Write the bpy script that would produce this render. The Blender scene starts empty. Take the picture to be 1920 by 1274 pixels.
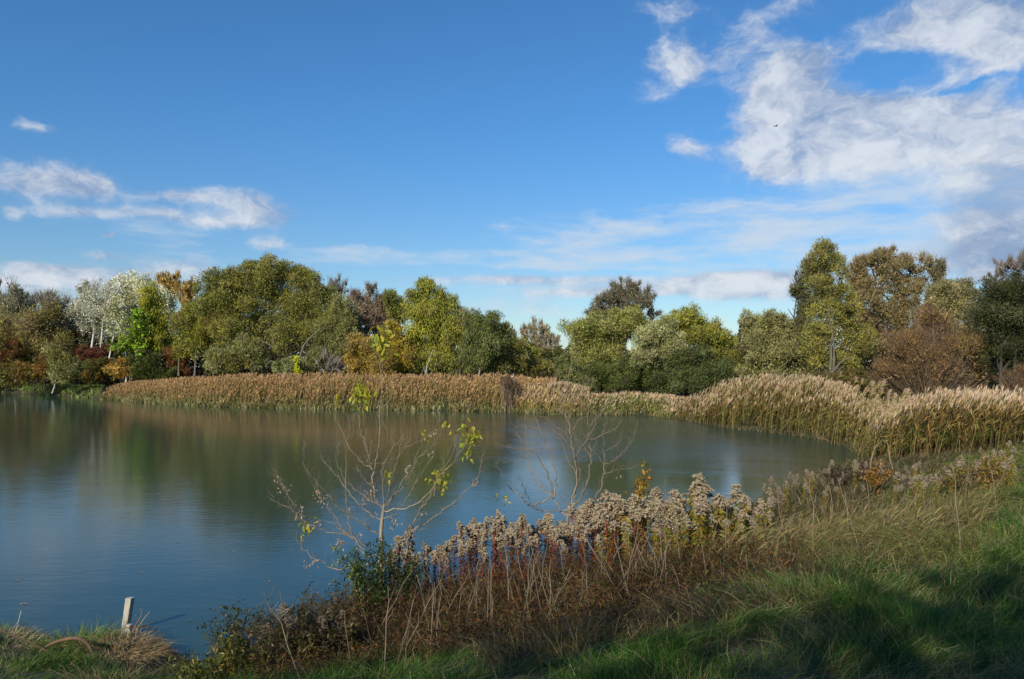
import bpy, math, random
import numpy as np
from mathutils import Vector

R = math.radians
rng = np.random.default_rng(7)
random.seed(7)
sc = bpy.context.scene
C = sc.collection

# ------------------------------------------------------------------ camera, sky, sun, exposure
F = 1440.0            # focal length in photograph pixels (photograph 1920 wide)
HOR = 690.0           # row of the horizon
H = 3.5               # eye height above the water
cam = bpy.data.cameras.new('camera')
camo = bpy.data.objects.new('camera', cam)
C.objects.link(camo)
cam.sensor_width = 36.0
cam.lens = 36.0 * F / 1920.0
cam.shift_y = (HOR - 637.0) / 1920.0
cam.clip_start = 0.05
cam.clip_end = 6000
camo.location = (0, 0, H)
camo.rotation_euler = (R(90), 0, 0)
sc.camera = camo

SUN_EL = R(29)
SUN_BACK = R(28)      # the sun stands behind the camera, this far round to the left
to_sun = Vector((-math.sin(SUN_BACK) * math.cos(SUN_EL), -math.cos(SUN_BACK) * math.cos(SUN_EL), math.sin(SUN_EL)))
sun = bpy.data.lights.new('sun', 'SUN')
sun.energy = 5.0
sun.angle = R(0.5)
sun.color = (1.0, 0.90, 0.74)
suno = bpy.data.objects.new('sun', sun)
C.objects.link(suno)
suno.location = (0, 0, 60)
suno.rotation_euler = to_sun.to_track_quat('Z', 'Y').to_euler()

sc.view_settings.view_transform = 'Standard'
sc.view_settings.look = 'None'
sc.view_settings.gamma = 1.0
sc.view_settings.exposure = 0.0
sc.view_settings.use_curve_mapping = False
sc.cycles.max_bounces = 6
sc.cycles.diffuse_bounces = 2
sc.cycles.glossy_bounces = 3
sc.cycles.transmission_bounces = 3
sc.cycles.transparent_max_bounces = 8

SKY_STRENGTH = 0.085

def make_world():
    w = bpy.data.worlds.new('World')
    sc.world = w
    w.use_nodes = True
    nt = w.node_tree
    N, L = nt.nodes, nt.links
    N.clear()
    out = N.new('ShaderNodeOutputWorld')
    bg = N.new('ShaderNodeBackground')
    L.new(bg.outputs[0], out.inputs[0])
    sky = N.new('ShaderNodeTexSky')
    sky.sky_type = 'NISHITA'
    sky.sun_disc = False
    sky.sun_elevation = SUN_EL
    sky.sun_rotation = math.atan2(to_sun.x, to_sun.y)
    sky.altitude = 200
    sky.air_density = 1.0
    sky.dust_density = 0.35
    sky.ozone_density = 2.2

    def val(x):
        return x
    def m(op, a, b=None, c=None, clamp=False):
        n = N.new('ShaderNodeMath')
        n.operation = op
        n.use_clamp = clamp
        for i, v in enumerate((a, b, c)):
            if v is None:
                continue
            if hasattr(v, 'links'):
                L.new(v, n.inputs[i])
            else:
                n.inputs[i].default_value = v
        return n.outputs[0]
    def ramp(x, lo, hi):
        n = N.new('ShaderNodeMapRange')
        n.interpolation_type = 'SMOOTHSTEP'
        L.new(x, n.inputs[0])
        n.inputs[1].default_value = lo
        n.inputs[2].default_value = hi
        return n.outputs[0]
    def mixc(f, a, b):
        n = N.new('ShaderNodeMix')
        n.data_type = 'RGBA'
        for sock, v in ((n.inputs[0], f), (n.inputs[6], a), (n.inputs[7], b)):
            if hasattr(v, 'links'):
                L.new(v, sock)
            else:
                sock.default_value = v if not isinstance(v, tuple) else (*v, 1)
        return n.outputs[2]
    tc = N.new('ShaderNodeTexCoord')
    sep = N.new('ShaderNodeSeparateXYZ')
    L.new(tc.outputs['Generated'], sep.inputs[0])
    dx, dy, dz = sep.outputs
    az = m('ARCTAN2', dx, dy)
    el = m('ARCSINE', dz)
    comb = N.new('ShaderNodeCombineXYZ')
    L.new(az, comb.inputs[0]); L.new(el, comb.inputs[1])
    # domain warp, so that every edge of every cloud is ragged
    def noise(vec, scale, detail, rough, sx=1, sy=1, w=0.0, color=False):
        mp = N.new('ShaderNodeMapping')
        L.new(vec, mp.inputs[0])
        mp.inputs['Scale'].default_value = (sx, sy, 1)
        mp.inputs['Location'].default_value = (w, w * 0.7, w * 1.3)
        n = N.new('ShaderNodeTexNoise')
        L.new(mp.outputs[0], n.inputs['Vector'])
        n.inputs['Scale'].default_value = scale
        n.inputs['Detail'].default_value = detail
        n.inputs['Roughness'].default_value = rough
        return n.outputs['Color' if color else 'Fac']
    wn = noise(comb.outputs[0], 9, 4, 0.6, color=True, sy=1.6)
    sub = N.new('ShaderNodeVectorMath'); sub.operation = 'SUBTRACT'
    L.new(wn, sub.inputs[0]); sub.inputs[1].default_value = (.5, .5, .5)
    wamp = N.new('ShaderNodeCombineXYZ'); wamp.inputs[0].default_value = .10; L.new(m('ADD', .012, m('MULTIPLY', ramp(el, .10, .34), .058)), wamp.inputs[1])
    scl = N.new('ShaderNodeVectorMath'); scl.operation = 'MULTIPLY'
    L.new(sub.outputs[0], scl.inputs[0]); L.new(wamp.outputs[0], scl.inputs[1])
    add = N.new('ShaderNodeVectorMath'); add.operation = 'ADD'
    L.new(comb.outputs[0], add.inputs[0]); L.new(scl.outputs[0], add.inputs[1])
    wv = add.outputs[0]
    wsep = N.new('ShaderNodeSeparateXYZ'); L.new(wv, wsep.inputs[0])
    wa, we = wsep.outputs[0], wsep.outputs[1]

    def ell(X, Y, rx, ry):
        u, v = (X - 960) / F, (HOR - Y) / F
        a0 = math.atan(u)
        e0 = math.atan(v * math.cos(a0))
        return a0, e0, rx / F * math.cos(a0) ** 2, ry / F * math.cos(a0)
    def field(ellipses, dyy=0.0, dxx=0.0):
        tot = None
        for X, Y, rx, ry, s in ellipses:
            a0, e0, ra, re = ell(X, Y, rx, ry)
            p = m('MULTIPLY', m('SUBTRACT', wa, a0 - dxx), 1 / ra)
            q = m('MULTIPLY', m('SUBTRACT', we, e0 - dyy), 1 / re)
            d2 = m('ADD', m('MULTIPLY', p, p), m('MULTIPLY', q, q))
            g = m('MULTIPLY', m('POWER', 2.718, m('MULTIPLY', d2, -0.75)), s)
            tot = g if tot is None else m('ADD', tot, g)
        return tot
    cumulus = [(1485, 140, 78, 56, 1.2), (1560, 215, 130, 50, 1.05), (1455, 285, 115, 50, 1.0), (1640, 275, 160, 46, .95),
               (1770, 235, 120, 48, .9), (1890, 320, 110, 62, .85), (1760, 52, 150, 44, .9), (1885, 95, 90, 48, .9), (1660, 122, 80, 20, -.7), (1810, 162, 90, 11, -.5), (1560, 45, 46, 34, -.35), (1700, 205, 80, 26, .5), (1900, 10, 200, 60, .7),
               (1290, 112, 62, 34, .95), (1255, 22, 70, 24, .62), (1285, 272, 26, 20, .62), (1400, 62, 34, 34, .5), (1500, 2, 60, 22, .6),
               (1215, 170, 40, 26, .35),
               (80, 336, 125, 34, 1.15), (185, 338, 40, 28, .6), (150, 397, 85, 11, .75), (5, 395, 26, 13, .75), (335, 370, 70, 14, .85),
               (485, 394, 80, 26, 1.05), (370, 414, 100, 11, .7), (510, 455, 44, 15, .8), (195, 480, 38, 10, .8), (60, 226, 42, 12, .62), (215, 440, 20, 7, .7), (290, 395, 50, 9, .7),
               (100, 508, 60, 14, .85), (55, 530, 170, 30, .95), (340, 500, 76, 24, .85), (240, 515, 60, 14, .6),
               (1400, 524, 105, 14, 1.15), (1300, 540, 170, 12, .7), (1430, 552, 120, 16, .95), (1352, 603, 16, 4, .6),
               (1075, 640, 40, 30, .7), (790, 526, 80, 14, .55), (1010, 578, 60, 22, .55), (1060, 526, 170, 10, .85), (1110, 548, 110, 9, .75), (230, 440, 16, 6, .5), (940, 520, 60, 8, .5),
               (1870, 430, 130, 50, .9), (1880, 500, 110, 42, .8), (1640, 510, 220, 30, .35)]
    cf = field(cumulus)
    cf2 = field(cumulus, dyy=-0.028, dxx=-0.012)     # the same clouds seen a little higher: what lies above shades what lies below
    det = noise(wv, 13, 10, 0.60, sy=1.5, w=3.1)
    dfine = noise(wv, 34, 8, 0.62, sy=1.3, w=9.1)
    dn = m('ADD', m('MULTIPLY', m('SUBTRACT', det, .5), 1.35), m('MULTIPLY', m('SUBTRACT', dfine, .5), .85))
    # behind and above the camera: the same broken cloud, left to chance
    gen = m('MULTIPLY', ramp(noise(tc.outputs['Generated'], 2.3, 4, .55, sy=1, w=5.0), .52, .72), .8)
    outside = m('SUBTRACT', 1.0, m('MULTIPLY', ramp(dy, .35, .6), ramp(el, .62, .45)))
    cov = m('ADD', cf, m('MULTIPLY', gen, outside))
    cov = m('MINIMUM', cov, 1.15)
    dens = m('ADD', cov, dn)
    alpha = m('MULTIPLY', ramp(dens, .20, 1.08), m('MULTIPLY', ramp(cov, .05, .45), .90))
    # thin streaked veil
    veil = [(1640, 400, 330, 70, .95), (1200, 440, 190, 36, .85), (1800, 380, 200, 80, .7), (900, 484, 240, 15, .85), (1080, 492, 120, 12, .6),
            (330, 480, 120, 22, .4), (1500, 470, 300, 44, .8), (1700, 500, 260, 40, .8), (300, 420, 260, 40, .3), (1000, 560, 240, 34, .4), (1450, 590, 260, 30, .5),
            (700, 470, 90, 10, .4), (80, 560, 300, 30, .45), (940, 428, 20, 8, .5), (1420, 130, 160, 100, .22)]
    vf = field(veil)
    vf = m('MINIMUM', vf, .72)
    vn = noise(wv, 8, 10, .62, sx=1.0, sy=5.0, w=1.7)
    vn2 = noise(comb.outputs[0], 26, 8, .6, sx=1.0, sy=4.0, w=4.7)
    vd = m('ADD', vf, m('ADD', m('MULTIPLY', m('SUBTRACT', vn, .5), 3.0), m('MULTIPLY', m('SUBTRACT', vn2, .5), .5)))
    va = m('MULTIPLY', m('MULTIPLY', ramp(vd, .10, 1.35), ramp(vf, .03, .35)), .88)
    # colours (already in sky units: divided by the strength of the background)
    k = 1 / SKY_STRENGTH
    white = (.74 * k, .78 * k, .84 * k)
    grey = (.24 * k, .34 * k, .53 * k)
    veilc = (.60 * k, .69 * k, .80 * k)
    grad = m('SUBTRACT', cf, cf2)
    right_low = m('MULTIPLY', ramp(az, .34, .56), ramp(el, .24, .10))
    lit = m('ADD', m('ADD', .34, m('MULTIPLY', grad, .22)), m('ADD', m('MULTIPLY', m('SUBTRACT', det, .5), 3.0), m('MULTIPLY', m('SUBTRACT', dfine, .5), 1.7)))
    lit = m('SUBTRACT', lit, m('MULTIPLY', right_low, .6))
    lit = ramp(lit, -.45, 1.05)
    thick = ramp(alpha, .3, 1.0)
    cc = mixc(lit, grey, white)
    hs = N.new('ShaderNodeHueSaturation')
    hs.inputs['Saturation'].default_value = 1.05
    hs.inputs['Value'].default_value = 1.0
    gn = N.new('ShaderNodeMix'); gn.data_type = 'RGBA'; gn.blend_type = 'MULTIPLY'; gn.inputs[0].default_value = 1.0
    L.new(sky.outputs[0], gn.inputs[6]); L.new(mixc(ramp(el, 0.0, .34), (1.0, 1.13, 1.22), (.79, 1.25, 1.62)), gn.inputs[7])
    L.new(gn.outputs[2], hs.inputs['Color'])
    base = mixc(va, hs.outputs[0], veilc)
    fin = mixc(alpha, base, cc)
    L.new(fin, bg.inputs[0])
    bg.inputs[1].default_value = SKY_STRENGTH
    w.cycles.sampling_method = 'MANUAL'
    w.cycles.sample_map_resolution = 512
make_world()

# ------------------------------------------------------------------ materials
def new_mat(name):
    mt = bpy.data.materials.new(name)
    mt.use_nodes = True
    nt = mt.node_tree
    nt.nodes.clear()
    out = nt.nodes.new('ShaderNodeOutputMaterial')
    return mt, nt, nt.nodes, nt.links, out

def foliage_mat(name, trans=0.35, gloss=0.06, rough=0.45, var=0.25):
    mt, nt, N, L, out = new_mat(name)
    at = N.new('ShaderNodeAttribute'); at.attribute_name = 'tint'
    tc = N.new('ShaderNodeTexCoord')
    nz = N.new('ShaderNodeTexNoise'); nz.inputs['Scale'].default_value = 1.3; nz.inputs['Detail'].default_value = 3
    L.new(tc.outputs['Object'], nz.inputs['Vector'])
    mr = N.new('ShaderNodeMapRange'); L.new(nz.outputs['Fac'], mr.inputs[0])
    mr.inputs[1].default_value = .25; mr.inputs[2].default_value = .75
    mr.inputs[3].default_value = 1 - var; mr.inputs[4].default_value = 1 + var
    hs = N.new('ShaderNodeHueSaturation')
    L.new(at.outputs['Color'], hs.inputs['Color']); L.new(mr.outputs[0], hs.inputs['Value'])
    d = N.new('ShaderNodeBsdfDiffuse'); t = N.new('ShaderNodeBsdfTranslucent')
    L.new(hs.outputs[0], d.inputs[0]); L.new(hs.outputs[0], t.inputs[0])
    mx = N.new('ShaderNodeMixShader'); mx.inputs[0].default_value = trans
    L.new(d.outputs[0], mx.inputs[1]); L.new(t.outputs[0], mx.inputs[2])
    last = mx.outputs[0]
    if gloss:
        g = N.new('ShaderNodeBsdfGlossy'); g.inputs['Roughness'].default_value = rough
        g.inputs['Color'].default_value = (1, 1, 1, 1)
        m2 = N.new('ShaderNodeMixShader'); m2.inputs[0].default_value = gloss
        L.new(last, m2.inputs[1]); L.new(g.outputs[0], m2.inputs[2]); last = m2.outputs[0]
    L.new(last, out.inputs[0])
    return mt

def bark_mat(name, scale=6.0):
    mt, nt, N, L, out = new_mat(name)
    at = N.new('ShaderNodeAttribute'); at.attribute_name = 'tint'
    tc = N.new('ShaderNodeTexCoord')
    mp = N.new('ShaderNodeMapping'); mp.inputs['Scale'].default_value = (1, 1, .25)
    L.new(tc.outputs['Object'], mp.inputs[0])
    nz = N.new('ShaderNodeTexNoise'); nz.inputs['Scale'].default_value = scale; nz.inputs['Detail'].default_value = 6
    nz.inputs['Roughness'].default_value = .65
    L.new(mp.outputs[0], nz.inputs['Vector'])
    mr = N.new('ShaderNodeMapRange'); L.new(nz.outputs['Fac'], mr.inputs[0])
    mr.inputs[1].default_value = .3; mr.inputs[2].default_value = .7
    mr.inputs[3].default_value = .55; mr.inputs[4].default_value = 1.3
    hs = N.new('ShaderNodeHueSaturation')
    L.new(at.outputs['Color'], hs.inputs['Color']); L.new(mr.outputs[0], hs.inputs['Value'])
    p = N.new('ShaderNodeBsdfPrincipled'); p.inputs['Roughness'].default_value = .8
    L.new(hs.outputs[0], p.inputs['Base Color'])
    b = N.new('ShaderNodeBump'); b.inputs['Strength'].default_value = .5; b.inputs['Distance'].default_value = .02
    L.new(nz.outputs['Fac'], b.inputs['Height']); L.new(b.outputs[0], p.inputs['Normal'])
    L.new(p.outputs[0], out.inputs[0])
    return mt

def ground_mat():
    mt, nt, N, L, out = new_mat('soil_and_litter')
    tc = N.new('ShaderNodeTexCoord')
    n1 = N.new('ShaderNodeTexNoise'); n1.inputs['Scale'].default_value = .8; n1.inputs['Detail'].default_value = 8
    n2 = N.new('ShaderNodeTexNoise'); n2.inputs['Scale'].default_value = 22; n2.inputs['Detail'].default_value = 6
    for n in (n1, n2):
        L.new(tc.outputs['Object'], n.inputs['Vector'])
    r1 = N.new('ShaderNodeValToRGB')
    r1.color_ramp.elements[0].position = .35; r1.color_ramp.elements[0].color = (.028, .036, .012, 1)
    r1.color_ramp.elements[1].position = .65; r1.color_ramp.elements[1].color = (.060, .043, .022, 1)
    L.new(n1.outputs['Fac'], r1.inputs[0])
    mr = N.new('ShaderNodeMapRange'); L.new(n2.outputs['Fac'], mr.inputs[0])
    mr.inputs[1].default_value = .3; mr.inputs[2].default_value = .7; mr.inputs[3].default_value = .5; mr.inputs[4].default_value = 1.5
    hs = N.new('ShaderNodeHueSaturation'); L.new(r1.outputs[0], hs.inputs['Color']); L.new(mr.outputs[0], hs.inputs['Value'])
    p = N.new('ShaderNodeBsdfPrincipled'); p.inputs['Roughness'].default_value = .95
    L.new(hs.outputs[0], p.inputs['Base Color'])
    b = N.new('ShaderNodeBump'); b.inputs['Strength'].default_value = .8; b.inputs['Distance'].default_value = .04
    L.new(n2.outputs['Fac'], b.inputs['Height']); L.new(b.outputs[0], p.inputs['Normal'])
    L.new(p.outputs[0], out.inputs[0])
    return mt

def water_mat():
    mt, nt, N, L, out = new_mat('pond_water')
    tc = N.new('ShaderNodeTexCoord')
    def nz(scale, sx, sy, detail, rough=.5):
        mp = N.new('ShaderNodeMapping'); mp.inputs['Scale'].default_value = (sx, sy, 1)
        mp.inputs['Rotation'].default_value = (0, 0, R(12))
        L.new(tc.outputs['Object'], mp.inputs[0])
        n = N.new('ShaderNodeTexNoise'); n.inputs['Scale'].default_value = scale
        n.inputs['Detail'].default_value = detail; n.inputs['Roughness'].default_value = rough
        L.new(mp.outputs[0], n.inputs['Vector'])
        return n.outputs['Fac']
    def m(op, a, b):
        n = N.new('ShaderNodeMath'); n.operation = op
        for i, v in enumerate((a, b)):
            if hasattr(v, 'links'): L.new(v, n.inputs[i])
            else: n.inputs[i].default_value = v
        return n.outputs[0]
    def ramp(x, lo, hi, a=0., b=1.):
        n = N.new('ShaderNodeMapRange'); n.interpolation_type = 'SMOOTHSTEP'
        L.new(x, n.inputs[0])
        for i, v in enumerate((lo, hi, a, b)): n.inputs[i + 1].default_value = v
        return n.outputs[0]
    sep = N.new('ShaderNodeSeparateXYZ'); L.new(tc.outputs['Object'], sep.inputs[0])
    big = nz(.12, 1, 2.2, 4, .6)
    # the breeze reaches the eastern half of the pond: a wind-ruffled patch, calm water elsewhere
    wob = m('MULTIPLY', m('SUBTRACT', big, .5), 9.0)
    xx = m('ADD', sep.outputs[0], wob)
    yy = m('ADD', sep.outputs[1], wob)
    patch = m('MULTIPLY', ramp(m('ADD', xx, m('MULTIPLY', yy, .10)), 1.0, 7.5), m('MULTIPLY', ramp(yy, 24, 33), ramp(yy, 61, 57)))
    streak = m('MULTIPLY', m('MULTIPLY', ramp(yy, 44, 46), ramp(yy, 54, 50)), ramp(xx, -22, -12))
    wind = m('ADD', m('MULTIPLY', patch, .9), m('MULTIPLY', streak, .22))
    small = nz(9.0, 1, 2.0, 4, .6)
    mid = nz(2.2, 1, 2.6, 4, .55)
    slow = nz(.5, 1, 1.4, 2, .5)
    spots = ramp(nz(6.5, 1, 1.8, 2, .5), .70, .80)
    hgt = m('ADD', m('ADD', m('MULTIPLY', small, .0013), m('MULTIPLY', mid, .0030)), m('MULTIPLY', slow, .006))
    hgt = m('ADD', m('MULTIPLY', hgt, m('ADD', m('MULTIPLY', wind, 4.0), 1.0)), m('MULTIPLY', spots, -.0012))
    b = N.new('ShaderNodeBump'); b.inputs['Strength'].default_value = 1.0; b.inputs['Distance'].default_value = 1.0
    L.new(hgt, b.inputs['Height'])
    p = N.new('ShaderNodeBsdfPrincipled')
    p.inputs['Base Color'].default_value = (.027, .056, .040, 1)
    p.inputs['IOR'].default_value = 1.38
    L.new(m('ADD', .07, m('MULTIPLY', wind, .11)), p.inputs['Roughness'])
    L.new(b.outputs[0], p.inputs['Normal'])
    L.new(p.outputs[0], out.inputs[0])
    return mt

M_LEAF = foliage_mat('tree_leaves', .30, .0, .5, .28)
M_SILVER = foliage_mat('silver_leaves', .15, .05, .5, .15)
M_GRASS = foliage_mat('grass_blades', .35, .018, .4, .4)
M_DRY = foliage_mat('dry_straw', .25, .0, .5, .25)
M_FLUFF = foliage_mat('seed_fluff', .35, .0, .5, .12)
M_NEAR = foliage_mat('near_leaves', .40, .02, .4, .2)
M_BARK = bark_mat('bark', 5)
M_TWIG = bark_mat('twig_bark', 20)
M_GROUND = ground_mat()
M_WATER = water_mat()

# ------------------------------------------------------------------ mesh helpers
def unit(v):
    v = np.asarray(v, float)
    return v / np.maximum(np.linalg.norm(v, axis=-1, keepdims=True), 1e-9)

def rdir(n):
    return unit(rng.normal(size=(n, 3)))

class MB:
    def __init__(s):
        s.v, s.q, s.t, s.c, s.n = [], [], [], [], 0
    def add(s, v, q=None, t=None, c=(.5, .5, .5)):
        v = np.asarray(v, float).reshape(-1, 3)
        c = np.asarray(c, float)
        if c.ndim == 1:
            c = np.broadcast_to(c, (len(v), 3))
        s.v.append(v); s.c.append(c)
        if q is not None and len(q): s.q.append(np.asarray(q).reshape(-1, 4) + s.n)
        if t is not None and len(t): s.t.append(np.asarray(t).reshape(-1, 3) + s.n)
        s.n += len(v)
    def mesh(s, name, mat, smooth=False):
        me = bpy.data.meshes.new(name)
        if s.n == 0:
            return me
        v = np.concatenate(s.v)
        q = np.concatenate(s.q) if s.q else np.zeros((0, 4), int)
        t = np.concatenate(s.t) if s.t else np.zeros((0, 3), int)
        me.vertices.add(len(v)); me.vertices.foreach_set('co', v.astype(np.float32).ravel())
        loops = np.concatenate([q.ravel(), t.ravel()]).astype(np.int32)
        me.loops.add(len(loops)); me.loops.foreach_set('vertex_index', loops)
        ls = np.concatenate([np.arange(len(q)) * 4, len(q) * 4 + np.arange(len(t)) * 3]).astype(np.int32)
        me.polygons.add(len(ls)); me.polygons.foreach_set('loop_start', ls)
        me.polygons.foreach_set('use_smooth', np.full(len(ls), smooth))
        a = me.attributes.new('tint', 'FLOAT_COLOR', 'POINT')
        col = np.ones((len(v), 4), np.float32); col[:, :3] = np.clip(np.concatenate(s.c), 0, 1)
        a.data.foreach_set('color', col.ravel())
        me.update(calc_edges=True)
        me.materials.append(mat)
        return me
    def build(s, name, mat, parent=None, smooth=False, loc=None):
        o = bpy.data.objects.new(name, s.mesh(name, mat, smooth))
        C.objects.link(o)
        if parent is not None: o.parent = parent
        if loc is not None: o.location = loc
        return o

def tag(o, label=None, cat=None, group=None, kind=None):
    if label: o['label'] = label
    if cat: o['category'] = cat
    if group: o['group'] = group
    if kind: o['kind'] = kind
    return o

def empty(name, loc, label=None, cat=None, group=None, rz=0.0, s=1.0):
    o = bpy.data.objects.new(name, None)
    C.objects.link(o)
    o.empty_display_size = .2
    o.location = loc; o.rotation_euler = (0, 0, rz); o.scale = (s, s, s)
    return tag(o, label, cat, group)

def dup(root, loc, rz=0.0, s=1.0, label=None, group=None, tilt=(0, 0)):
    r = root.copy(); C.objects.link(r)
    r.location = loc; r.rotation_euler = (tilt[0], tilt[1], rz); r.scale = (s, s, s) if np.isscalar(s) else s
    if label: r['label'] = label
    if group: r['group'] = group
    for ch in root.children:
        c = ch.copy(); C.objects.link(c); c.parent = r
        for g in ch.children:
            d = g.copy(); C.objects.link(d); d.parent = c
    return r

def col_jit(base, n, v=.18, h=.08):
    """n colours round a base; base may be a list of colours to choose from"""
    base = np.asarray(base, float)
    if base.ndim == 2:
        base = base[rng.integers(0, len(base), n)]
    c = np.broadcast_to(base, (n, 3)) * (1 + rng.normal(0, v, (n, 1)))
    return np.clip(c * (1 + rng.normal(0, h, (n, 3))), .003, .95)

def ribbons(mb, base, dirv, length, width, bend=None, seg=2, col=(.1, .1, .05), prof='leaf'):
    base = np.asarray(base, float); n = len(base)
    if n == 0: return
    dirv = unit(np.broadcast_to(dirv, (n, 3)))
    length = np.broadcast_to(length, (n,)).astype(float); width = np.broadcast_to(width, (n,)).astype(float)
    bend = np.zeros((n, 3)) if bend is None else np.broadcast_to(bend, (n, 3))
    side = unit(np.cross(dirv, rdir(n)))
    col = np.asarray(col, float)
    if col.ndim == 1: col = np.broadcast_to(col, (n, 3))
    k = seg + 1
    ts = np.linspace(0, 1, k)
    rows = []
    for i, t in enumerate(ts[:-1]):
        w = (1 - t * .55) if prof == 'grass' else (.35 + .65 * math.sin(math.pi * min(1, t * 1.0 + .12)))
        if prof == 'leaf' and i == 0 and seg > 1: w = .3
        if prof == 'flat': w = 1.0
        p = base + dirv * (length * t)[:, None] + bend * (length * t * t)[:, None]
        hw = side * (width * .5 * w)[:, None]
        rows += [p - hw, p + hw]
    p = base + dirv * length[:, None] + bend * length[:, None]
    rows.append(p)
    m = len(rows)
    v = np.stack(rows, 1).reshape(-1, 3)
    off = (np.arange(n) * m)[:, None]
    q = [off + np.array([[2 * i, 2 * i + 1, 2 * i + 3, 2 * i + 2]]) for i in range(seg - 1)]
    t3 = off + np.array([[2 * (seg - 1), 2 * (seg - 1) + 1, m - 1]])
    mb.add(v, np.concatenate(q) if q else None, t3, np.repeat(col, m, 0))

def cards(mb, pos, dirv, length, width, col, nrm=None):
    """small pointed leaf sprays, one triangle each"""
    n = len(pos)
    if n == 0: return
    dirv = unit(dirv); side = unit(np.cross(dirv, rdir(n) if nrm is None else nrm))
    L2 = (np.broadcast_to(length, (n,)) * .5)[:, None]; W2 = (np.broadcast_to(width, (n,)) * .5)[:, None]
    v = np.stack([pos - dirv * L2 + side * W2, pos - dirv * L2 * .45 - side * W2, pos + dirv * L2], 1).reshape(-1, 3)
    mb.add(v, None, np.arange(3 * n).reshape(-1, 3), np.repeat(col, 3, 0))

def tubes(mb, P, Rr, sides=3, col=(.1, .08, .05), cap=False):
    """P (n,k,3) paths, Rr (n,k) radii"""
    P = np.asarray(P, float); Rr = np.asarray(Rr, float)
    n, k, _ = P.shape
    if n == 0: return
    tan = np.empty_like(P)
    tan[:, 1:-1] = P[:, 2:] - P[:, :-2]; tan[:, 0] = P[:, 1] - P[:, 0]; tan[:, -1] = P[:, -1] - P[:, -2]
    tan = unit(tan)
    ref = unit(np.cross(unit(P[:, -1] - P[:, 0]), rdir(n)))[:, None, :]
    a = unit(ref - tan * (ref * tan).sum(-1, keepdims=True)); b = np.cross(tan, a)
    ang = np.arange(sides) * 2 * math.pi / sides
    v = P[:, :, None, :] + Rr[:, :, None, None] * (a[:, :, None, :] * np.cos(ang)[None, None, :, None] + b[:, :, None, :] * np.sin(ang)[None, None, :, None])
    v = v.reshape(-1, 3)
    i = np.arange(sides); j = (i + 1) % sides
    q = []
    for s_ in range(k - 1):
        q.append(np.stack([s_ * sides + i, s_ * sides + j, (s_ + 1) * sides + j, (s_ + 1) * sides + i], 1))
    q = np.concatenate(q)[None] + (np.arange(n) * k * sides)[:, None, None]
    t = None
    if cap:
        top = (k - 1) * sides
        t = np.array([[top, top + a_, top + a_ + 1] for a_ in range(1, sides - 1)])[None] + (np.arange(n) * k * sides)[:, None, None]
        t = t.reshape(-1, 3)
    col = np.asarray(col, float)
    if col.ndim == 2: col = np.repeat(col, k * sides, 0)
    mb.add(v, q.reshape(-1, 4), t, col)

def catmull(pts, k):
    pts = np.asarray(pts, float)
    P = np.vstack([2 * pts[0] - pts[1], pts, 2 * pts[-1] - pts[-2]])
    seg = len(pts) - 1
    out = []
    for u in np.linspace(0, seg, k):
        i = min(int(u), seg - 1); t = u - i
        p0, p1, p2, p3 = P[i], P[i + 1], P[i + 2], P[i + 3]
        out.append(.5 * ((2 * p1) + (-p0 + p2) * t + (2 * p0 - 5 * p1 + 4 * p2 - p3) * t * t + (-p0 + 3 * p1 - 3 * p2 + p3) * t ** 3))
    return np.array(out)

def W(X, Y, D):
    """the point of the place seen at photograph pixel X, Y at distance D"""
    return np.array([(X - 960) / F * D, D, H + (HOR - Y) / F * D])

# ------------------------------------------------------------------ terrain
shore = np.array([(-160, 60), (-60, 16), (-24, 12.4), (-12, 10.9), (-8.4, 10.5), (-6.9, 10.05), (-6.0, 9.75), (-5.55, 9.35), (-5.35, 9.4), (-5.25, 10.0), (-4.95, 10.2),
                  (-4.6, 10.1), (-4.25, 9.5), (-4.05, 9.05), (-3.75, 8.85), (-3.4, 9.1), (-2.9, 10.0), (-2.3, 11.2), (-1.2, 12.2), (.4, 12.7), (1.8, 13.3), (3.2, 14.9),
                  (4.9, 17.4), (6.5, 19.8), (8.4, 22.4), (11.5, 25.8), (13.6, 28), (15.2, 33), (15.6, 37.3), (14.6, 41), (13.4, 43.8), (12.4, 49), (11.8, 53),
                  (11.0, 56), (8.5, 57.5), (5.6, 57.5), (2.0, 58.6), (0.0, 61), (-8, 64.0), (-16.4, 65.5), (-26, 69), (-34, 75), (-42, 83), (-51.5, 91.6), (-64, 103), (-75, 112),
                  (-110, 122), (-150, 125)], float)

def vnoise(x, y, s, seed=0):
    x = np.asarray(x) / s; y = np.asarray(y) / s
    xi = np.floor(x).astype(int); yi = np.floor(y).astype(int)
    fx = x - xi; fy = y - yi
    fx = fx * fx * (3 - 2 * fx); fy = fy * fy * (3 - 2 * fy)
    def hsh(a, b):
        h = np.sin(a * 127.1 + b * 311.7 + seed * 74.7) * 43758.5453
        return h - np.floor(h)
    return (hsh(xi, yi) * (1 - fx) + hsh(xi + 1, yi) * fx) * (1 - fy) + (hsh(xi, yi + 1) * (1 - fx) + hsh(xi + 1, yi + 1) * fx) * fy - .5

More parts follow.
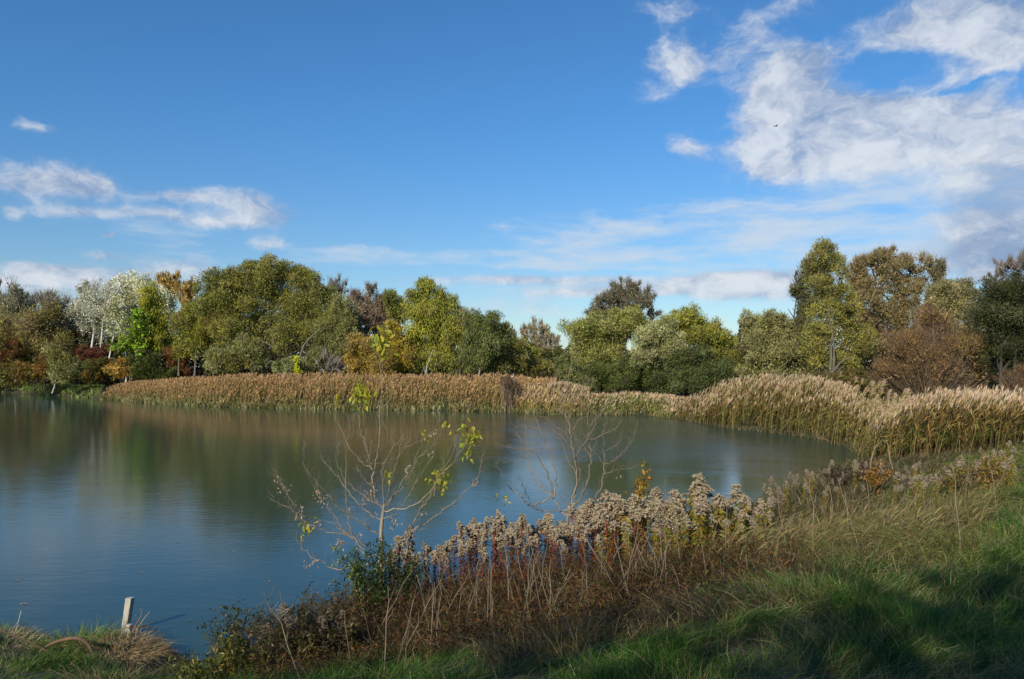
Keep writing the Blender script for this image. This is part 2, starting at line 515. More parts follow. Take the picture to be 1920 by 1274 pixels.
def sdist(x, y):
    """distance to the water's edge, positive on land"""
    x = np.asarray(x, float).ravel(); y = np.asarray(y, float).ravel()
    out = np.empty(len(x))
    A = shore; B = np.roll(shore, -1, 0)
    for s in range(0, len(x), 40000):
        px = x[s:s + 40000, None]; py = y[s:s + 40000, None]
        dx, dy = (B - A)[:, 0], (B - A)[:, 1]
        t = np.clip(((px - A[:, 0]) * dx + (py - A[:, 1]) * dy) / (dx * dx + dy * dy), 0, 1)
        d = np.hypot(px - A[:, 0] - t * dx, py - A[:, 1] - t * dy).min(1)
        ya, yb = A[:, 1], B[:, 1]
        cr = ((ya > py) != (yb > py)) & (px < (B[:, 0] - A[:, 0]) * (py - ya) / np.where(yb == ya, 1e-9, yb - ya) + A[:, 0])
        out[s:s + 40000] = np.where(cr.sum(1) % 2 == 1, -d, d)
    return out

def sstep(x, a, b):
    t = np.clip((x - a) / (b - a), 0, 1)
    return t * t * (3 - 2 * t)

def ground(x, y):
    x = np.asarray(x, float); y = np.asarray(y, float); shp = np.broadcast(x, y).shape
    x = np.broadcast_to(x, shp).ravel(); y = np.broadcast_to(y, shp).ravel()
    d = sdist(x, y) + vnoise(x, y, .5, 3) * .18
    near = 1 - sstep(y, 22, 38)
    plate = .75 + 1.15 * near
    rise = 1.4 + near * (7.0 + 3.4 * sstep(y, 11, 17))
    z = plate * sstep(d, -.8, rise) * np.where(d > 0, 1, 0)
    z = np.where(d > 0, z + .05 + .05 * sstep(d, 0, .3), np.maximum(-1.4, d * .5) - .02)
    # the low dry hump beside the left bank
    z = z + np.where(d > 0, vnoise(x, y, 1.7, 1) * .14 * sstep(d, .2, 3) + vnoise(x, y, .45, 2) * .06 * sstep(d, .1, 1), 0)
    z = z + np.where(y > 120, sstep(y, 120, 400) * 1.0, 0)
    return z.reshape(shp)

def g1(x, y):
    return float(ground(np.array([x]), np.array([y]))[0])

def gp(X, Y):
    """where the ray through photograph pixel X, Y meets the ground"""
    D = np.linspace(2.5, 40, 1500)
    x = (X - 960) / F * D; z = H + (HOR - Y) / F * D
    g = ground(x, D)
    hit = np.where(z <= np.maximum(g, 0))[0]
    i = hit[0] if len(hit) else len(D) - 1
    return np.array([x[i], D[i], max(g[i], 0)])

def make_ground():
    n = 235
    u = np.linspace(-1, 1, n)
    gx = np.sinh(u * 5.2) / np.sinh(5.2) * 1800
    v = np.linspace(-.62, 1, n)
    gy = 11 + np.sinh(v * 5.0) / np.sinh(5.0) * 2500
    X, Y = np.meshgrid(gx, gy)
    Z = ground(X, Y)
    Z = Z - 0.0
    v = np.stack([X.ravel(), Y.ravel(), Z.ravel()], 1)
    i = np.arange(n * n).reshape(n, n)
    q = np.stack([i[:-1, :-1].ravel(), i[:-1, 1:].ravel(), i[1:, 1:].ravel(), i[1:, :-1].ravel()], 1)
    mb = MB(); mb.add(v, q, None, (.05, .05, .03))
    o = mb.build('ground', M_GROUND, smooth=True)
    tag(o, 'earth banks round the pond under grass and dry litter', kind='structure')
    mb = MB(); mb.add([(-170, 5, 0), (60, 5, 0), (60, 130, 0), (-170, 130, 0)], [[0, 1, 2, 3]], None, (.02, .03, .03))
    o = mb.build('pond_water', M_WATER)
    tag(o, 'calm green blue pond water mirroring trees and sky', kind='structure')
make_ground()

# ------------------------------------------------------------------ trees
BARK_GREY = (.16, .14, .11); BARK_DARK = (.05, .042, .034); BARK_PALE = (.42, .39, .33); BARK_WHITE = (.62, .60, .54); TWIG_BR = (.17, .115, .085)

def tree(name, label, D, base, lobes, pal, kind='willow', bark=BARK_GREY, dens=1.0, trunks=None, cat='tree', leaf=None, mat=None,
         tw=1.0, group=None, r0=None, puff=.42, up=.45, depth=1.0, seed=None, limb=True):
    """base: photograph column of the foot; lobes (X, Y, rx, ry): swellings of the crown as seen at distance D"""
    k = D / F
    bx = (base - 960) * k
    gz = g1(bx, D)
    root = empty(name, (bx, D, gz - .05), label, cat, group)
    O = np.array([bx, D, gz - .05])
    cs, rs = [], []
    for lb in lobes:
        X, Y, rx, ry = lb[:4]
        rd = .5 * (rx + ry) * depth
        dy = rng.uniform(-.35, .35) * rd * k if len(lb) < 5 else lb[4]
        D2 = D + dy
        cs.append([(X - 960) / F * D2, D2, H + (HOR - Y) / F * D2]); rs.append([rx * k, rd * k, ry * k])
    cs = np.array(cs); rs = np.array(rs) * (1.10 if kind != 'bare' else 1.05)
    top = (cs[:, 2] + rs[:, 2]).max(); hgt = top - gz
    if r0 is None: r0 = max(.05, .011 * hgt)
    else: r0 = r0 * .7
    # trunks: given in photograph pixels, else one from the foot up into the crown
    tr = []; front = []
    if trunks:
        for path in trunks:
            fo = 0.0
            if not isinstance(path[0][0], (int, float)): path, fo = path
            pts = np.array([W(X, Y, D - .2 - fo) for X, Y in path])
            front.append(fo > 0)
            tr.append((catmull(pts, 9), 1.0))
    else:
        low = cs[np.argmin(cs[:, 2])]; cen = cs.mean(0)
        a = np.array([bx, D, gz - .1])
        b = np.array([bx * .5 + cen[0] * .5, D, gz + hgt * .38])
        c = np.array([cen[0], cen[1], gz + hgt * .75])
        tr.append((catmull([a, (a + b) / 2 + rng.normal(0, .15, 3) * [1, 1, 0], b, c], 9), 1.0))
    mt = MB()
    P = np.array([p for p, _ in tr]); rr = np.linspace(1, .25, 9)[None] * r0 * np.ones((len(tr), 1))
    rr[:, 0] *= 1.25
    for i_, f_ in enumerate(front):
        if f_: rr[i_] *= .6
    trl = [t_ for t_, f_ in zip(tr, front) if not f_] or tr if front else tr
    tubes(mt, P - O, rr, 8, np.array(bark))
    mt.build('trunk', M_BARK, root, smooth=True)
    # limbs to every lobe, boughs to every puff
    mbw = MB(); ml = MB(); mtw = MB()
    LP, LR = [], []
    for c, r in zip(cs, rs):
        pth, _ = trl[rng.integers(len(trl))]
        d = np.linalg.norm(pth - c, axis=1)
        cand = np.where(pth[:, 2] < c[2] - .1)[0]
        i = cand[np.argmin(d[cand])] if len(cand) else 1
        s = pth[max(1, i - 1)] if i > 0 else pth[0]
        mid = (s + c) / 2 + np.array([(s[0] - c[0]) * .12, 0, .0]) + rng.normal(0, .1, 3) * r.mean()
        LP.append(catmull([s, mid, c + [0, 0, r[2] * .3]], 7)); LR.append(np.linspace(.5, .16, 7) * r0)
    if limb:
        tubes(mbw, np.array(LP) - O, np.array(LR), 5, np.array(bark) * .9)
    PC, PR, PL = [], [], []
    for li, (c, r) in enumerate(zip(cs, rs)):
        npf = int(max(7, 20 * dens ** .3 * (.42 / puff) ** 2))
        dd = rdir(npf); dd[:, 2] = np.where(rng.random(npf) < .35, np.abs(dd[:, 2]), dd[:, 2])
        rad = rng.uniform(.25, 1.08, npf)[:, None]
        PC.append(c + unit(dd) * rad * r); PR.append(np.tile(r * puff, (npf, 1)) * rng.uniform(.55, 1.25, (npf, 1))); PL += [li] * npf
    if len(cs) > 1:      # boughs between the swellings, so that the crown is one body
        for _ in range(7 * len(cs)):
            a_, b_ = rng.choice(len(cs), 2, replace=False)
            if np.linalg.norm(cs[a_] - cs[b_]) < 1.25 * (rs[a_].mean() + rs[b_].mean()):
                f_ = rng.uniform(.3, .7)
                PC.append((cs[a_] * f_ + cs[b_] * (1 - f_) + rng.normal(0, .16, 3) * rs[a_])[None]); PR.append((rs[a_] * puff * rng.uniform(.6, 1.1))[None]); PL.append(a_)
    PC = np.concatenate(PC); PR = np.concatenate(PR); PL = np.array(PL)
    s = cs[PL] - np.array([0, 0, 1]) * rs[PL] * .5
    t = np.linspace(0, 1, 5)[None, :, None]
    bow = (s[:, None] * (1 - t) + PC[:, None] * t) + np.sin(t * math.pi) * rng.normal(0, .12, (len(PC), 1, 3)) * rs[PL].mean(1)[:, None, None]
    tubes(mbw, bow - O, np.linspace(.20, .05, 5)[None] * r0 * np.ones((len(PC), 1)), 3, np.array(bark) * .9)
    mbw.build('branches', M_BARK, root, smooth=True)
    # twigs: thin, radiating from the puffs
    px = k * 1.875                       # metres to one pixel of the picture
    ntw = int(tw * 14 * (1.0 if kind != 'bare' else 4.5))
    if kind == 'fan': ntw = int(tw * 30)
    if ntw:
        idx = np.repeat(np.arange(len(PC)), ntw); n = len(idx)
        dv = rdir(n); dv[:, 2] = dv[:, 2] * .8 + (up * 1.2 if kind != 'weep' else -.1)
        if kind in ('bare', 'fan'):
            out_ = PC[idx] - (cs[PL[idx]] - np.array([0, 0, .6]) * rs[PL[idx]])
            dv = unit(dv) * .55 + unit(out_) * .9
        dv = unit(dv)
        st = PC[idx] + rdir(n) * PR[idx] * .3 - dv * PR[idx].mean(1)[:, None] * .4
        ln = PR[idx].mean(1) * rng.uniform(.9, 1.9, n)
        tt = np.linspace(0, 1, 4)[None, :, None]
        w = px * (.50 if kind == 'bare' else .36)
        tc = TWIG_BR if kind not in ('bare', 'fan') else pal[0]
        ribbons(mtw, st - O, dv, ln, w, rng.normal(0, .16, (n, 3)) + [0, 0, .12], 2, col_jit(tc, n, .2, .06), 'grass')
        mtw.build('twigs', M_TWIG, root)
    if kind == 'fan':
        nf = int(1150 * tw); li_ = rng.integers(0, len(cs), nf)
        en = cs[li_] + rdir(nf) * rs[li_] * rng.random((nf, 1)) ** .35
        en = en[en[:, 2] > gz + .2]; nf = len(en)
        ft = np.array([bx, D, gz]) + rng.normal(0, .25, (nf, 3)) * [1, 1, .2]
        tt = np.linspace(0, 1, 5)[None, :, None]
        md = ft * .45 + en * .55; md[:, 2] = ft[:, 2] + (en[:, 2] - ft[:, 2]) * .42; 
        q = ft[:, None] * (1 - tt) ** 2 + 2 * md[:, None] * tt * (1 - tt) + en[:, None] * tt * tt + rng.normal(0, .11, (nf, 5, 3)) * np.sin(tt * math.pi)
        mf_ = MB(); tubes(mf_, q - O, np.linspace(.34, .12, 5)[None] * px * np.ones((nf, 1)), 3, col_jit([(.16, .105, .06), (.20, .145, .085), (.10, .07, .045)], nf, .2))
        mf_.build('fanned_twigs', M_TWIG, root)
    # leaves
    area = (PR[:, 0] * PR[:, 2]) * math.pi / (px * px)
    if leaf is None: leaf = (2.8, .9)
    Lp, Wp = leaf
    cover = 2.3 * dens
    cnt = np.maximum(3, (area * cover / (Lp * Wp * .5) * (0.9))).astype(int)
    cnt = np.minimum(cnt, 2600)
    idx = np.repeat(np.arange(len(PC)), cnt); n = len(idx)
    if n and kind != 'bare' or kind == 'bare' and dens > 0.3:
        u_ = rdir(n)
        rad = rng.random(n) ** .42
        pos = PC[idx] + u_ * PR[idx] * rad[:, None] * (1 + .25 * rng.random((n, 1)))
        stray = rng.random(n) < .16          # loose sprays between the puffs
        pos[stray] = (cs[PL[idx]] + rdir(n) * (rng.random((n, 1)) ** .5) * rs[PL[idx]])[stray]
        up_v = np.array([0, 0, 1.0])
        if kind == 'weep':
            dv = u_ * .35 + up_v * -.8 + rng.normal(0, .25, (n, 3))
        elif kind == 'round':
            dv = rng.normal(0, 1, (n, 3))
        else:
            dv = u_ * .75 + up_v * up + rng.normal(0, .38, (n, 3))
        pc = np.asarray(pal, float)
        pf = pc[rng.integers(0, len(pc), len(PC))] * (1 + rng.normal(0, .21, (len(PC), 1)).clip(-.45, .5))
        lc = (pf[idx] * .7 + pc[rng.integers(0, len(pc), n)] * .3) * (np.array([2.35, 2.25, 1.60]) if kind not in ('fan', 'bare') else np.array([1.9, 1.8, 1.55]))
        lc = np.clip(lc * (1 + rng.normal(0, .15, (n, 1))) * (1 + rng.normal(0, .06, (n, 3))), .004, .9)
        sz = rng.uniform(.6, 1.3, n)
        keep = pos[:, 2] > gz + .05
        cards(ml, (pos - O)[keep], dv[keep], (Lp * px * sz)[keep], (Wp * px * sz)[keep], lc[keep], (u_ + rng.normal(0, .45, (n, 3)))[keep])
        ml.build('crown', mat or M_LEAF, root)
    return root

OLIVE = [(.125, .125, .038), (.100, .110, .040), (.150, .135, .040)]
WILLOW = [(.115, .125, .045), (.090, .105, .040), (.150, .145, .055), (.105, .110, .060)]
SILV = [(.170, .180, .110), (.120, .135, .075), (.210, .215, .140)]
YGREEN = [(.155, .170, .030), (.120, .140, .030), (.180, .185, .035)]
GOLD = [(.300, .215, .065), (.250, .180, .060), (.330, .240, .080)]
WHITE = [(.50, .50, .42), (.34, .35, .28), (.18, .19, .11), (.62, .62, .54), (.14, .14, .07)]
DARKG = [(.040, .055, .018), (.055, .070, .022), (.030, .045, .018)]
MIDG = [(.070, .100, .030), (.090, .120, .035)]
BROWNT = [(.215, .165, .120), (.180, .140, .100)]
PURPLE = [(.230, .195, .160), (.190, .165, .135)]
RUST = [(.105, .045, .018), (.080, .034, .016), (.125, .070, .020), (.06, .045, .018)]
ORANGE = [(.150, .068, .015), (.140, .090, .018), (.095, .038, .015), (.06, .06, .02)]
MAROON = [(.080, .025, .024), (.080, .028, .025), (.05, .035, .02)]
REDBR = [(.190, .120, .060), (.160, .105, .050), (.150, .120, .045)]
BRIGHTG = [(.110, .185, .020), (.150, .210, .025), (.080, .140, .018)]

# left wood
tree('grey_birch', 'thin pale birch with silvery sparse twigs at the left edge of the wood', 104, 40, [(22, 590, 30, 45), (48, 575, 24, 36), (35, 560, 16, 26)], SILV + PURPLE, 'bare', BARK_WHITE, .34, [[(30, 715), (38, 640), (38, 590), (34, 545)]], tw=.6)
tree('olive_tree_thicket', 'loose olive brown tree at the far left frame edge', 100, 8, [(5, 610, 26, 40), (12, 660, 30, 36)], OLIVE + BROWNT, 'willow', BARK_GREY, .6, [[(4, 716), (10, 650), (14, 600)]])
tree('olive_tree', 'loose olive brown tree between the thin birch and the white poplars', 98, 72, [(72, 615, 34, 36), (60, 650, 40, 30), (90, 650, 30, 34)], OLIVE + BROWNT, 'willow', BARK_GREY, .75, [[(70, 716), (72, 660), (74, 600)]])
tree('bare_tree', 'bare brownish tree left of the tallest white poplar trunk', 100, 108, [(108, 580, 30, 34), (125, 610, 28, 40), (92, 610, 20, 30)], PURPLE + SILV, 'bare', BARK_PALE, .32, [[(108, 712), (108, 640), (112, 570)], [(122, 712), (122, 650), (118, 590)]])
tree('bare_tree', 'bare grey tree rising behind the left end of the wood, left of the white poplars', 112, 0, [(5, 565, 26, 30), (-10, 580, 24, 50), (75, 575, 22, 30)], PURPLE, 'bare', BARK_GREY, .3)
tree('white_poplar', 'white poplar with the tallest bare white trunk in the left wood', 96, 172, [(172, 570, 24, 34), (155, 590, 22, 30), (190, 600, 20, 36), (165, 550, 16, 18)], WHITE + SILV, 'bare', BARK_WHITE, .55, [[(170, 664), (176, 620), (174, 585), (170, 545)]], leaf=(1.5, 1.0), mat=M_SILVER, tw=.35, r0=.2)
tree('white_poplar', 'slim white poplar whose short white stem leans right over the maroon bushes', 95, 186, [(200, 560, 20, 26), (196, 585, 20, 24)], WHITE, 'bare', BARK_WHITE, .45, [[(185, 676), (190, 640), (193, 600), (198, 560)]], leaf=(1.5, 1.0), mat=M_SILVER, tw=.25, r0=.16)
tree('white_poplar', 'white leaved poplar with glinting leaves left of the bright green maple', 93, 206, [(222, 590, 20, 26), (212, 615, 20, 22), (238, 610, 16, 26)], WHITE + MIDG, 'willow', BARK_WHITE, .6, [[(205, 672), (212, 635), (222, 590)]], leaf=(1.6, 1.1), mat=M_SILVER, tw=.5, r0=.14)
tree('white_poplar', 'broad crown of white poplar leaves, highest of the white trees', 101, 235, [(225, 548, 26, 26), (250, 545, 26, 28), (240, 585, 34, 34), (212, 585, 22, 34)], WHITE, 'willow', BARK_WHITE, .62, leaf=(1.6, 1.1), mat=M_SILVER, tw=1.0, r0=.2)
tree('white_poplar', 'white poplar crown behind the yellow green tree, beside the golden poplars', 99, 300, [(285, 560, 28, 24), (312, 570, 20, 30), (320, 610, 14, 40), (268, 548, 24, 24), (322, 655, 10, 24)], WHITE, 'willow', BARK_WHITE, .72, leaf=(1.6, 1.1), mat=M_SILVER, tw=.6, r0=.2)
tree('golden_poplar', 'slender golden poplar tops left of the dark mistletoe clump', 112, 258, [(255, 545, 16, 26), (275, 550, 18, 26)], GOLD, 'bare', BARK_GREY, .55, up=1.0, tw=.7)
tree('golden_poplar', 'tallest golden poplar rising behind the white poplars', 112, 312, [(306, 535, 13, 24), (324, 530, 13, 18), (318, 560, 18, 26)], GOLD, 'bare', BARK_GREY, .8, up=1.0, tw=.6)
tree('golden_poplar', 'golden poplar touching the left side of the big willow', 110, 346, [(346, 548, 12, 22), (350, 575, 16, 22), (362, 540, 8, 18)], GOLD, 'bare', BARK_GREY, .75, up=1.0, tw=.6)
tree('green_maple', 'small bright green maple glowing in front of the white poplars', 90, 246, [(262, 598, 15, 20), (262, 620, 18, 14), (240, 644, 26, 14), (262, 652, 16, 16), (222, 655, 16, 8)], BRIGHTG, 'round', BARK_GREY, .8, leaf=(3.4, 2.4), r0=.1)
tree('yellow_green_tree', 'upright yellow green tree right of the bright green maple', 92, 288, [(285, 575, 20, 30), (292, 610, 26, 30), (280, 640, 26, 20), (300, 640, 20, 22)], [(.130, .140, .025), (.160, .160, .030)], 'weep', BARK_GREY, 1.1)
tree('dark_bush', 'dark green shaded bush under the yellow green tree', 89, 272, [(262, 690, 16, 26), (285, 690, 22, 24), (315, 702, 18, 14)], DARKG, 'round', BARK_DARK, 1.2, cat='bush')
tree('olive_yellow_tree', 'olive yellow tree left of the big willow', 88, 372, [(345, 600, 20, 26), (375, 590, 28, 24), (392, 620, 28, 34), (360, 640, 30, 34), (400, 600, 24, 26)], YGREEN + OLIVE, 'willow', BARK_GREY, .95, [[(365, 705), (368, 660), (375, 600)], [(335, 705), (336, 670), (345, 610)]])
# undergrowth in autumn colours
tree('rust_bush', 'rust red bush on the left bank, left of the willow bush with a pale stem', 94, 65, [(50, 698, 26, 20), (80, 700, 18, 16)], RUST + OLIVE, 'round', BARK_DARK, 1.1, cat='bush')
tree('rust_bush', 'bright orange red bush touching the willow bush with the pale stem', 92, 82, [(80, 680, 14, 14), (88, 695, 10, 14)], ORANGE, 'round', BARK_DARK, 1.0, cat='bush')
tree('maroon_bush', 'dark maroon bush at the far left frame edge', 96, 15, [(5, 660, 30, 34), (25, 690, 26, 26), (30, 650, 24, 24)], MAROON + OLIVE + [(.10, .07, .03)], 'round', BARK_DARK, 1.0, cat='bush')
tree('maroon_bush', 'maroon bush at the feet of the white poplars', 94, 170, [(162, 664, 20, 14), (190, 662, 16, 14)], MAROON, 'round', BARK_DARK, 1.1, cat='bush')
tree('mixed_bush', 'dark green and orange bush below the white poplar stems', 91, 190, [(180, 695, 22, 20), (200, 688, 18, 16), (170, 708, 20, 12)], RUST + DARKG, 'round', BARK_DARK, 1.2, cat='bush')
tree('orange_bush', 'glowing orange yellow bush left of the dark green bush', 90, 228, [(222, 695, 20, 14), (238, 700, 14, 12), (232, 680, 14, 12)], ORANGE + GOLD, 'round', BARK_DARK, 1.1, cat='bush')
tree('maroon_bush', 'maroon bush between the dark green bush and the big willow', 90, 332, [(332, 668, 18, 22), (345, 700, 16, 16), (325, 690, 14, 16)], MAROON + RUST, 'round', BARK_DARK, 1.1, cat='bush')
tree('willow_bush', 'grey olive willow bush with a pale leaning stem at the water edge', 90, 100, [(112, 678, 20, 18), (132, 692, 22, 20), (118, 705, 24, 16), (100, 660, 14, 14)], SILV + OLIVE, 'willow', BARK_PALE, 1.2, [[(98, 738), (103, 722), (106, 700), (112, 680)]], r0=.13, cat='bush')
# the big willow
tree('big_willow', 'broadest rounded willow in the left half, tallest of the far bank', 84, 500,
     [(405, 540, 34, 26), (392, 575, 26, 26), (450, 525, 36, 26), (440, 570, 40, 30), (490, 515, 34, 26), (535, 512, 32, 24), (500, 560, 44, 34), (575, 535, 34, 26), (605, 560, 28, 28),
      (560, 580, 40, 32), (620, 595, 28, 32), (470, 615, 44, 30), (540, 630, 40, 34), (430, 620, 34, 30), (595, 630, 34, 34)], WILLOW + OLIVE, 'willow', BARK_GREY, 1.15,
     [[(520, 716), (518, 660), (505, 600), (500, 540)], [(500, 716), (480, 650), (450, 590), (430, 550)], ([(553, 716), (562, 672), (570, 648), (585, 630), (604, 614)], 3.2)], r0=.34, puff=.40)
tree('low_willow', 'low grey olive willow mound at the left foot of the big willow', 82, 450, [(455, 655, 30, 24), (480, 670, 26, 22), (430, 680, 26, 22), (405, 675, 24, 24)], OLIVE + SILV[:2], 'willow', BARK_GREY, 1.0, [[(478, 716), (470, 690), (440, 665)], [(483, 716), (470, 695), (462, 680)]])
tree('grey_bush', 'round grey green bush beside the leaning pale trunk of the big willow', 79, 540, [(530, 690, 20, 15), (548, 686, 18, 16)], SILV + MIDG, 'willow', BARK_DARK, 1.2, cat='bush')
tree('yellow_sapling', 'thin yellow sapling in front of the leaning pale trunk', 78.5, 557, [(556, 680, 5, 12), (558, 698, 6, 10)], [(.38, .36, .03), (.3, .32, .03)], 'round', BARK_PALE, 1.0, tw=.1, cat='sapling', r0=.05)
tree('grey_willow', 'grey green loose willow right of the leaning pale trunk', 82, 625, [(625, 640, 30, 30), (600, 672, 26, 22), (640, 670, 26, 26), (650, 610, 22, 34), (640, 580, 22, 26)], [(.125, .130, .065), (.100, .110, .050)], 'willow', BARK_GREY, .9, [[(622, 716), (612, 690), (600, 660)], [(640, 716), (636, 680), (642, 610)]])
tree('bare_bush', 'low leafless bush with pale bent twigs right of the grey green bush', 79, 615, [(612, 680, 26, 22), (640, 690, 20, 16)], [(.26, .22, .18)], 'bare', BARK_PALE, .1, cat='bush', tw=.3)
tree('bare_tree', 'thin leafless purple grey tree top poking out right of the big willow', 104, 632, [(628, 540, 14, 24), (640, 548, 14, 22), (618, 560, 14, 30)], PURPLE, 'bare', BARK_GREY, .1, tw=.45)
tree('brown_tree', 'leafless brown tree with dense fine twigs right of the big willow', 92, 690, [(672, 570, 24, 26), (700, 565, 26, 28), (690, 605, 34, 34), (720, 590, 20, 34), (665, 625, 24, 30), (712, 630, 24, 24)], BROWNT, 'bare', BARK_GREY, .38, tw=1.0)
tree('golden_bush', 'rounded golden brown bush in front of the brown twiggy tree', 80, 690, [(672, 655, 22, 22), (700, 665, 28, 26), (670, 685, 30, 22), (715, 690, 24, 18), (672, 640, 16, 14)], [(.200, .150, .045), (.160, .130, .050), (.250, .180, .050)], 'willow', BARK_GREY, 1.1, cat='bush', tw=1.5)
tree('golden_bush', 'yellow topped brown bush left of the yellow green willow', 82, 748, [(748, 645, 22, 20), (735, 620, 20, 16), (762, 670, 20, 26), (740, 680, 18, 20)], [(.220, .180, .035), (.150, .120, .045), (.26, .21, .03)], 'willow', BARK_DARK, .95, cat='bush')
tree('green_tree', 'mid green tree behind the left shoulder of the yellow green willow', 90, 738, [(738, 570, 18, 22), (745, 595, 20, 28), (728, 560, 12, 14)], MIDG + OLIVE, 'willow', BARK_GREY, 1.0)
tree('yellow_green_willow', 'tall yellow green willow with a short pale trunk in the middle of the far bank', 83, 800,
     [(775, 565, 24, 22), (805, 555, 30, 24), (835, 575, 24, 24), (790, 595, 34, 28), (830, 610, 28, 28), (800, 535, 16, 10), (775, 640, 26, 26), (815, 645, 32, 28), (845, 640, 20, 30), (795, 675, 26, 22), (832, 680, 26, 20)], YGREEN + OLIVE, 'weep', BARK_PALE, 1.0,
     [[(800, 716), (799, 690), (800, 650), (806, 590)], ([(800, 716), (800, 690), (812, 655)], 2.2), [(799, 700), (788, 650), (780, 600)]], r0=.2)
tree('grey_green_tree', 'grey green tree behind the right shoulder of the yellow green willow', 94, 862, [(858, 600, 18, 22), (880, 595, 18, 18), (850, 570, 12, 18), (868, 625, 20, 24)], MIDG + SILV, 'willow', BARK_GREY, .85)
tree('dark_willow', 'dark grey green willow right of the yellow green willow', 82, 890, [(895, 615, 26, 20), (885, 645, 26, 24), (920, 610, 24, 20), (880, 680, 26, 22), (925, 645, 26, 26), (900, 672, 24, 22)], [(.070, .085, .036), (.095, .105, .050), (.055, .070, .030)], 'weep', BARK_PALE, 1.15, [[(896, 714), (900, 690), (897, 662), (890, 630)]], r0=.14)
tree('olive_willow', 'loose olive willow sloping down to the right beyond the dark willow', 84, 945, [(940, 625, 22, 20), (955, 650, 24, 22), (965, 675, 20, 18), (930, 685, 24, 20)], OLIVE + SILV[:1], 'willow', BARK_GREY, .9, [[(925, 714), (938, 680), (950, 640)]])
tree('bare_tree', 'small pale leafless tree behind the olive willow', 100, 958, [(955, 620, 13, 18), (965, 635, 10, 18)], PURPLE, 'bare', BARK_PALE, .1, tw=.35)
tree('fluffy_tree', 'small yellow green cushion shaped tree before the far leafless poplars', 88, 985, [(975, 660, 17, 13), (997, 665, 15, 12), (985, 682, 22, 13), (965, 680, 14, 12)], [(.17, .17, .045), (.13, .14, .04)], 'willow', BARK_DARK, 1.2, puff=.5)
tree('fluffy_tree', 'low dark olive tree in the gap left of the central willows', 86, 1018, [(1015, 682, 16, 9), (1030, 688, 12, 8), (1003, 690, 12, 8)], OLIVE, 'willow', BARK_DARK, 1.2)
for (X, w, t_, lab) in ((985, 12, 610, 'leftmost leafless poplar of the far row in the gap'), (1003, 13, 604, 'second leafless poplar from the left of the far row in the gap'), (1022, 13, 606, 'third leafless poplar from the left of the far row in the gap'), (1043, 11, 625, 'rightmost and lowest leafless poplar of the far row in the gap')):
    tree('far_poplar', lab, 150, X, [(X, t_ + 14, w, 16), (X - 2, t_ + 34, w, 22), (X + 2, t_ + 52, w * .9, 20)], [(.26, .22, .15), (.22, .20, .13)], 'bare', BARK_PALE, .32, [[(X, 700), (X, 670), (X, t_ + 10)]], up=1.6, tw=.35, group='leafless poplars far behind the gap', r0=.18)
# centre group
tree('sparse_tall_tree', 'tall sparse grey tree whose open crown rises above the central willows', 76, 1168, [(1125, 575, 24, 20), (1150, 555, 24, 20), (1178, 548, 26, 22), (1205, 565, 24, 24), (1222, 592, 14, 18), (1165, 585, 34, 24), (1115, 588, 14, 12)], [(.17, .155, .105), (.13, .125, .08)], 'bare', BARK_DARK, .42, [[(1160, 740), (1165, 660), (1172, 600), (1178, 560)], [(1165, 650), (1150, 600), (1130, 580)], [(1168, 650), (1190, 600), (1210, 575)]], tw=.8, r0=.28)
tree('pale_willow', 'large pale green willow at the left of the central group', 68, 1120, [(1088, 622, 28, 26), (1120, 610, 32, 26), (1150, 630, 32, 28), (1100, 655, 36, 28), (1145, 670, 32, 28), (1170, 602, 28, 22), (1085, 680, 26, 24), (1195, 610, 24, 24)], [(.145, .155, .055), (.120, .135, .055), (.175, .180, .080)], 'willow', BARK_DARK, 1.2, [[(1130, 750), (1125, 710), (1120, 650)], [(1135, 750), (1155, 705), (1165, 640)]])
tree('dark_willow', 'dark willow with shade put into its leaf colours, low down at the middle of the central group', 66, 1175, [(1130, 705, 34, 24), (1165, 712, 30, 22), (1190, 690, 28, 24), (1215, 715, 28, 20), (1105, 712, 26, 18)], DARKG + WILLOW[1:2], 'willow', BARK_DARK, 1.1)  # shade in the lower part of the group, painted as dark leaf colours
tree('silver_willow', 'silvery willow with tufted tops in the middle of the central group', 66, 1225, [(1210, 640, 26, 26), (1240, 628, 26, 24), (1235, 665, 28, 26), (1205, 672, 24, 22), (1262, 655, 24, 24)], SILV, 'willow', BARK_DARK, 1.2)
tree('yellow_willow', 'yellow green rounded willow highest on the right of the central group', 70, 1288, [(1270, 605, 26, 22), (1300, 600, 26, 22), (1290, 630, 34, 26), (1322, 630, 26, 28), (1340, 655, 24, 28)], [(.165, .165, .040), (.130, .140, .040)], 'willow', BARK_DARK, 1.2)
tree('dark_willow', 'dark willow with shade put into its blue green leaf colours, low on the right of the central group', 65, 1290, [(1280, 680, 28, 24), (1310, 672, 26, 26), (1265, 712, 30, 24), (1305, 712, 32, 24), (1340, 700, 28, 28), (1365, 715, 22, 20), (1240, 720, 26, 20)], [(.048, .062, .028), (.036, .050, .024), (.07, .085, .045)], 'willow', BARK_DARK, 1.25)  # these dark leaf colours stand in for the group's shaded right side
tree('willow_shrub', 'small grey green willow shrub at the left foot of the central group', 64, 1062, [(1060, 685, 18, 22), (1070, 712, 24, 20), (1052, 715, 16, 16), (1095, 725, 22, 18)], [(.08, .095, .045), (.11, .125, .06)], 'willow', BARK_DARK, 1.1, cat='bush')
tree('dark_tree', 'dark green tree behind the right end of the central group', 88, 1362, [(1355, 640, 20, 16), (1375, 645, 22, 18), (1340, 630, 18, 14), (1390, 660, 20, 26), (1360, 670, 30, 26)], [(.055, .075, .020), (.075, .090, .025)], 'round', BARK_DARK, 1.3)
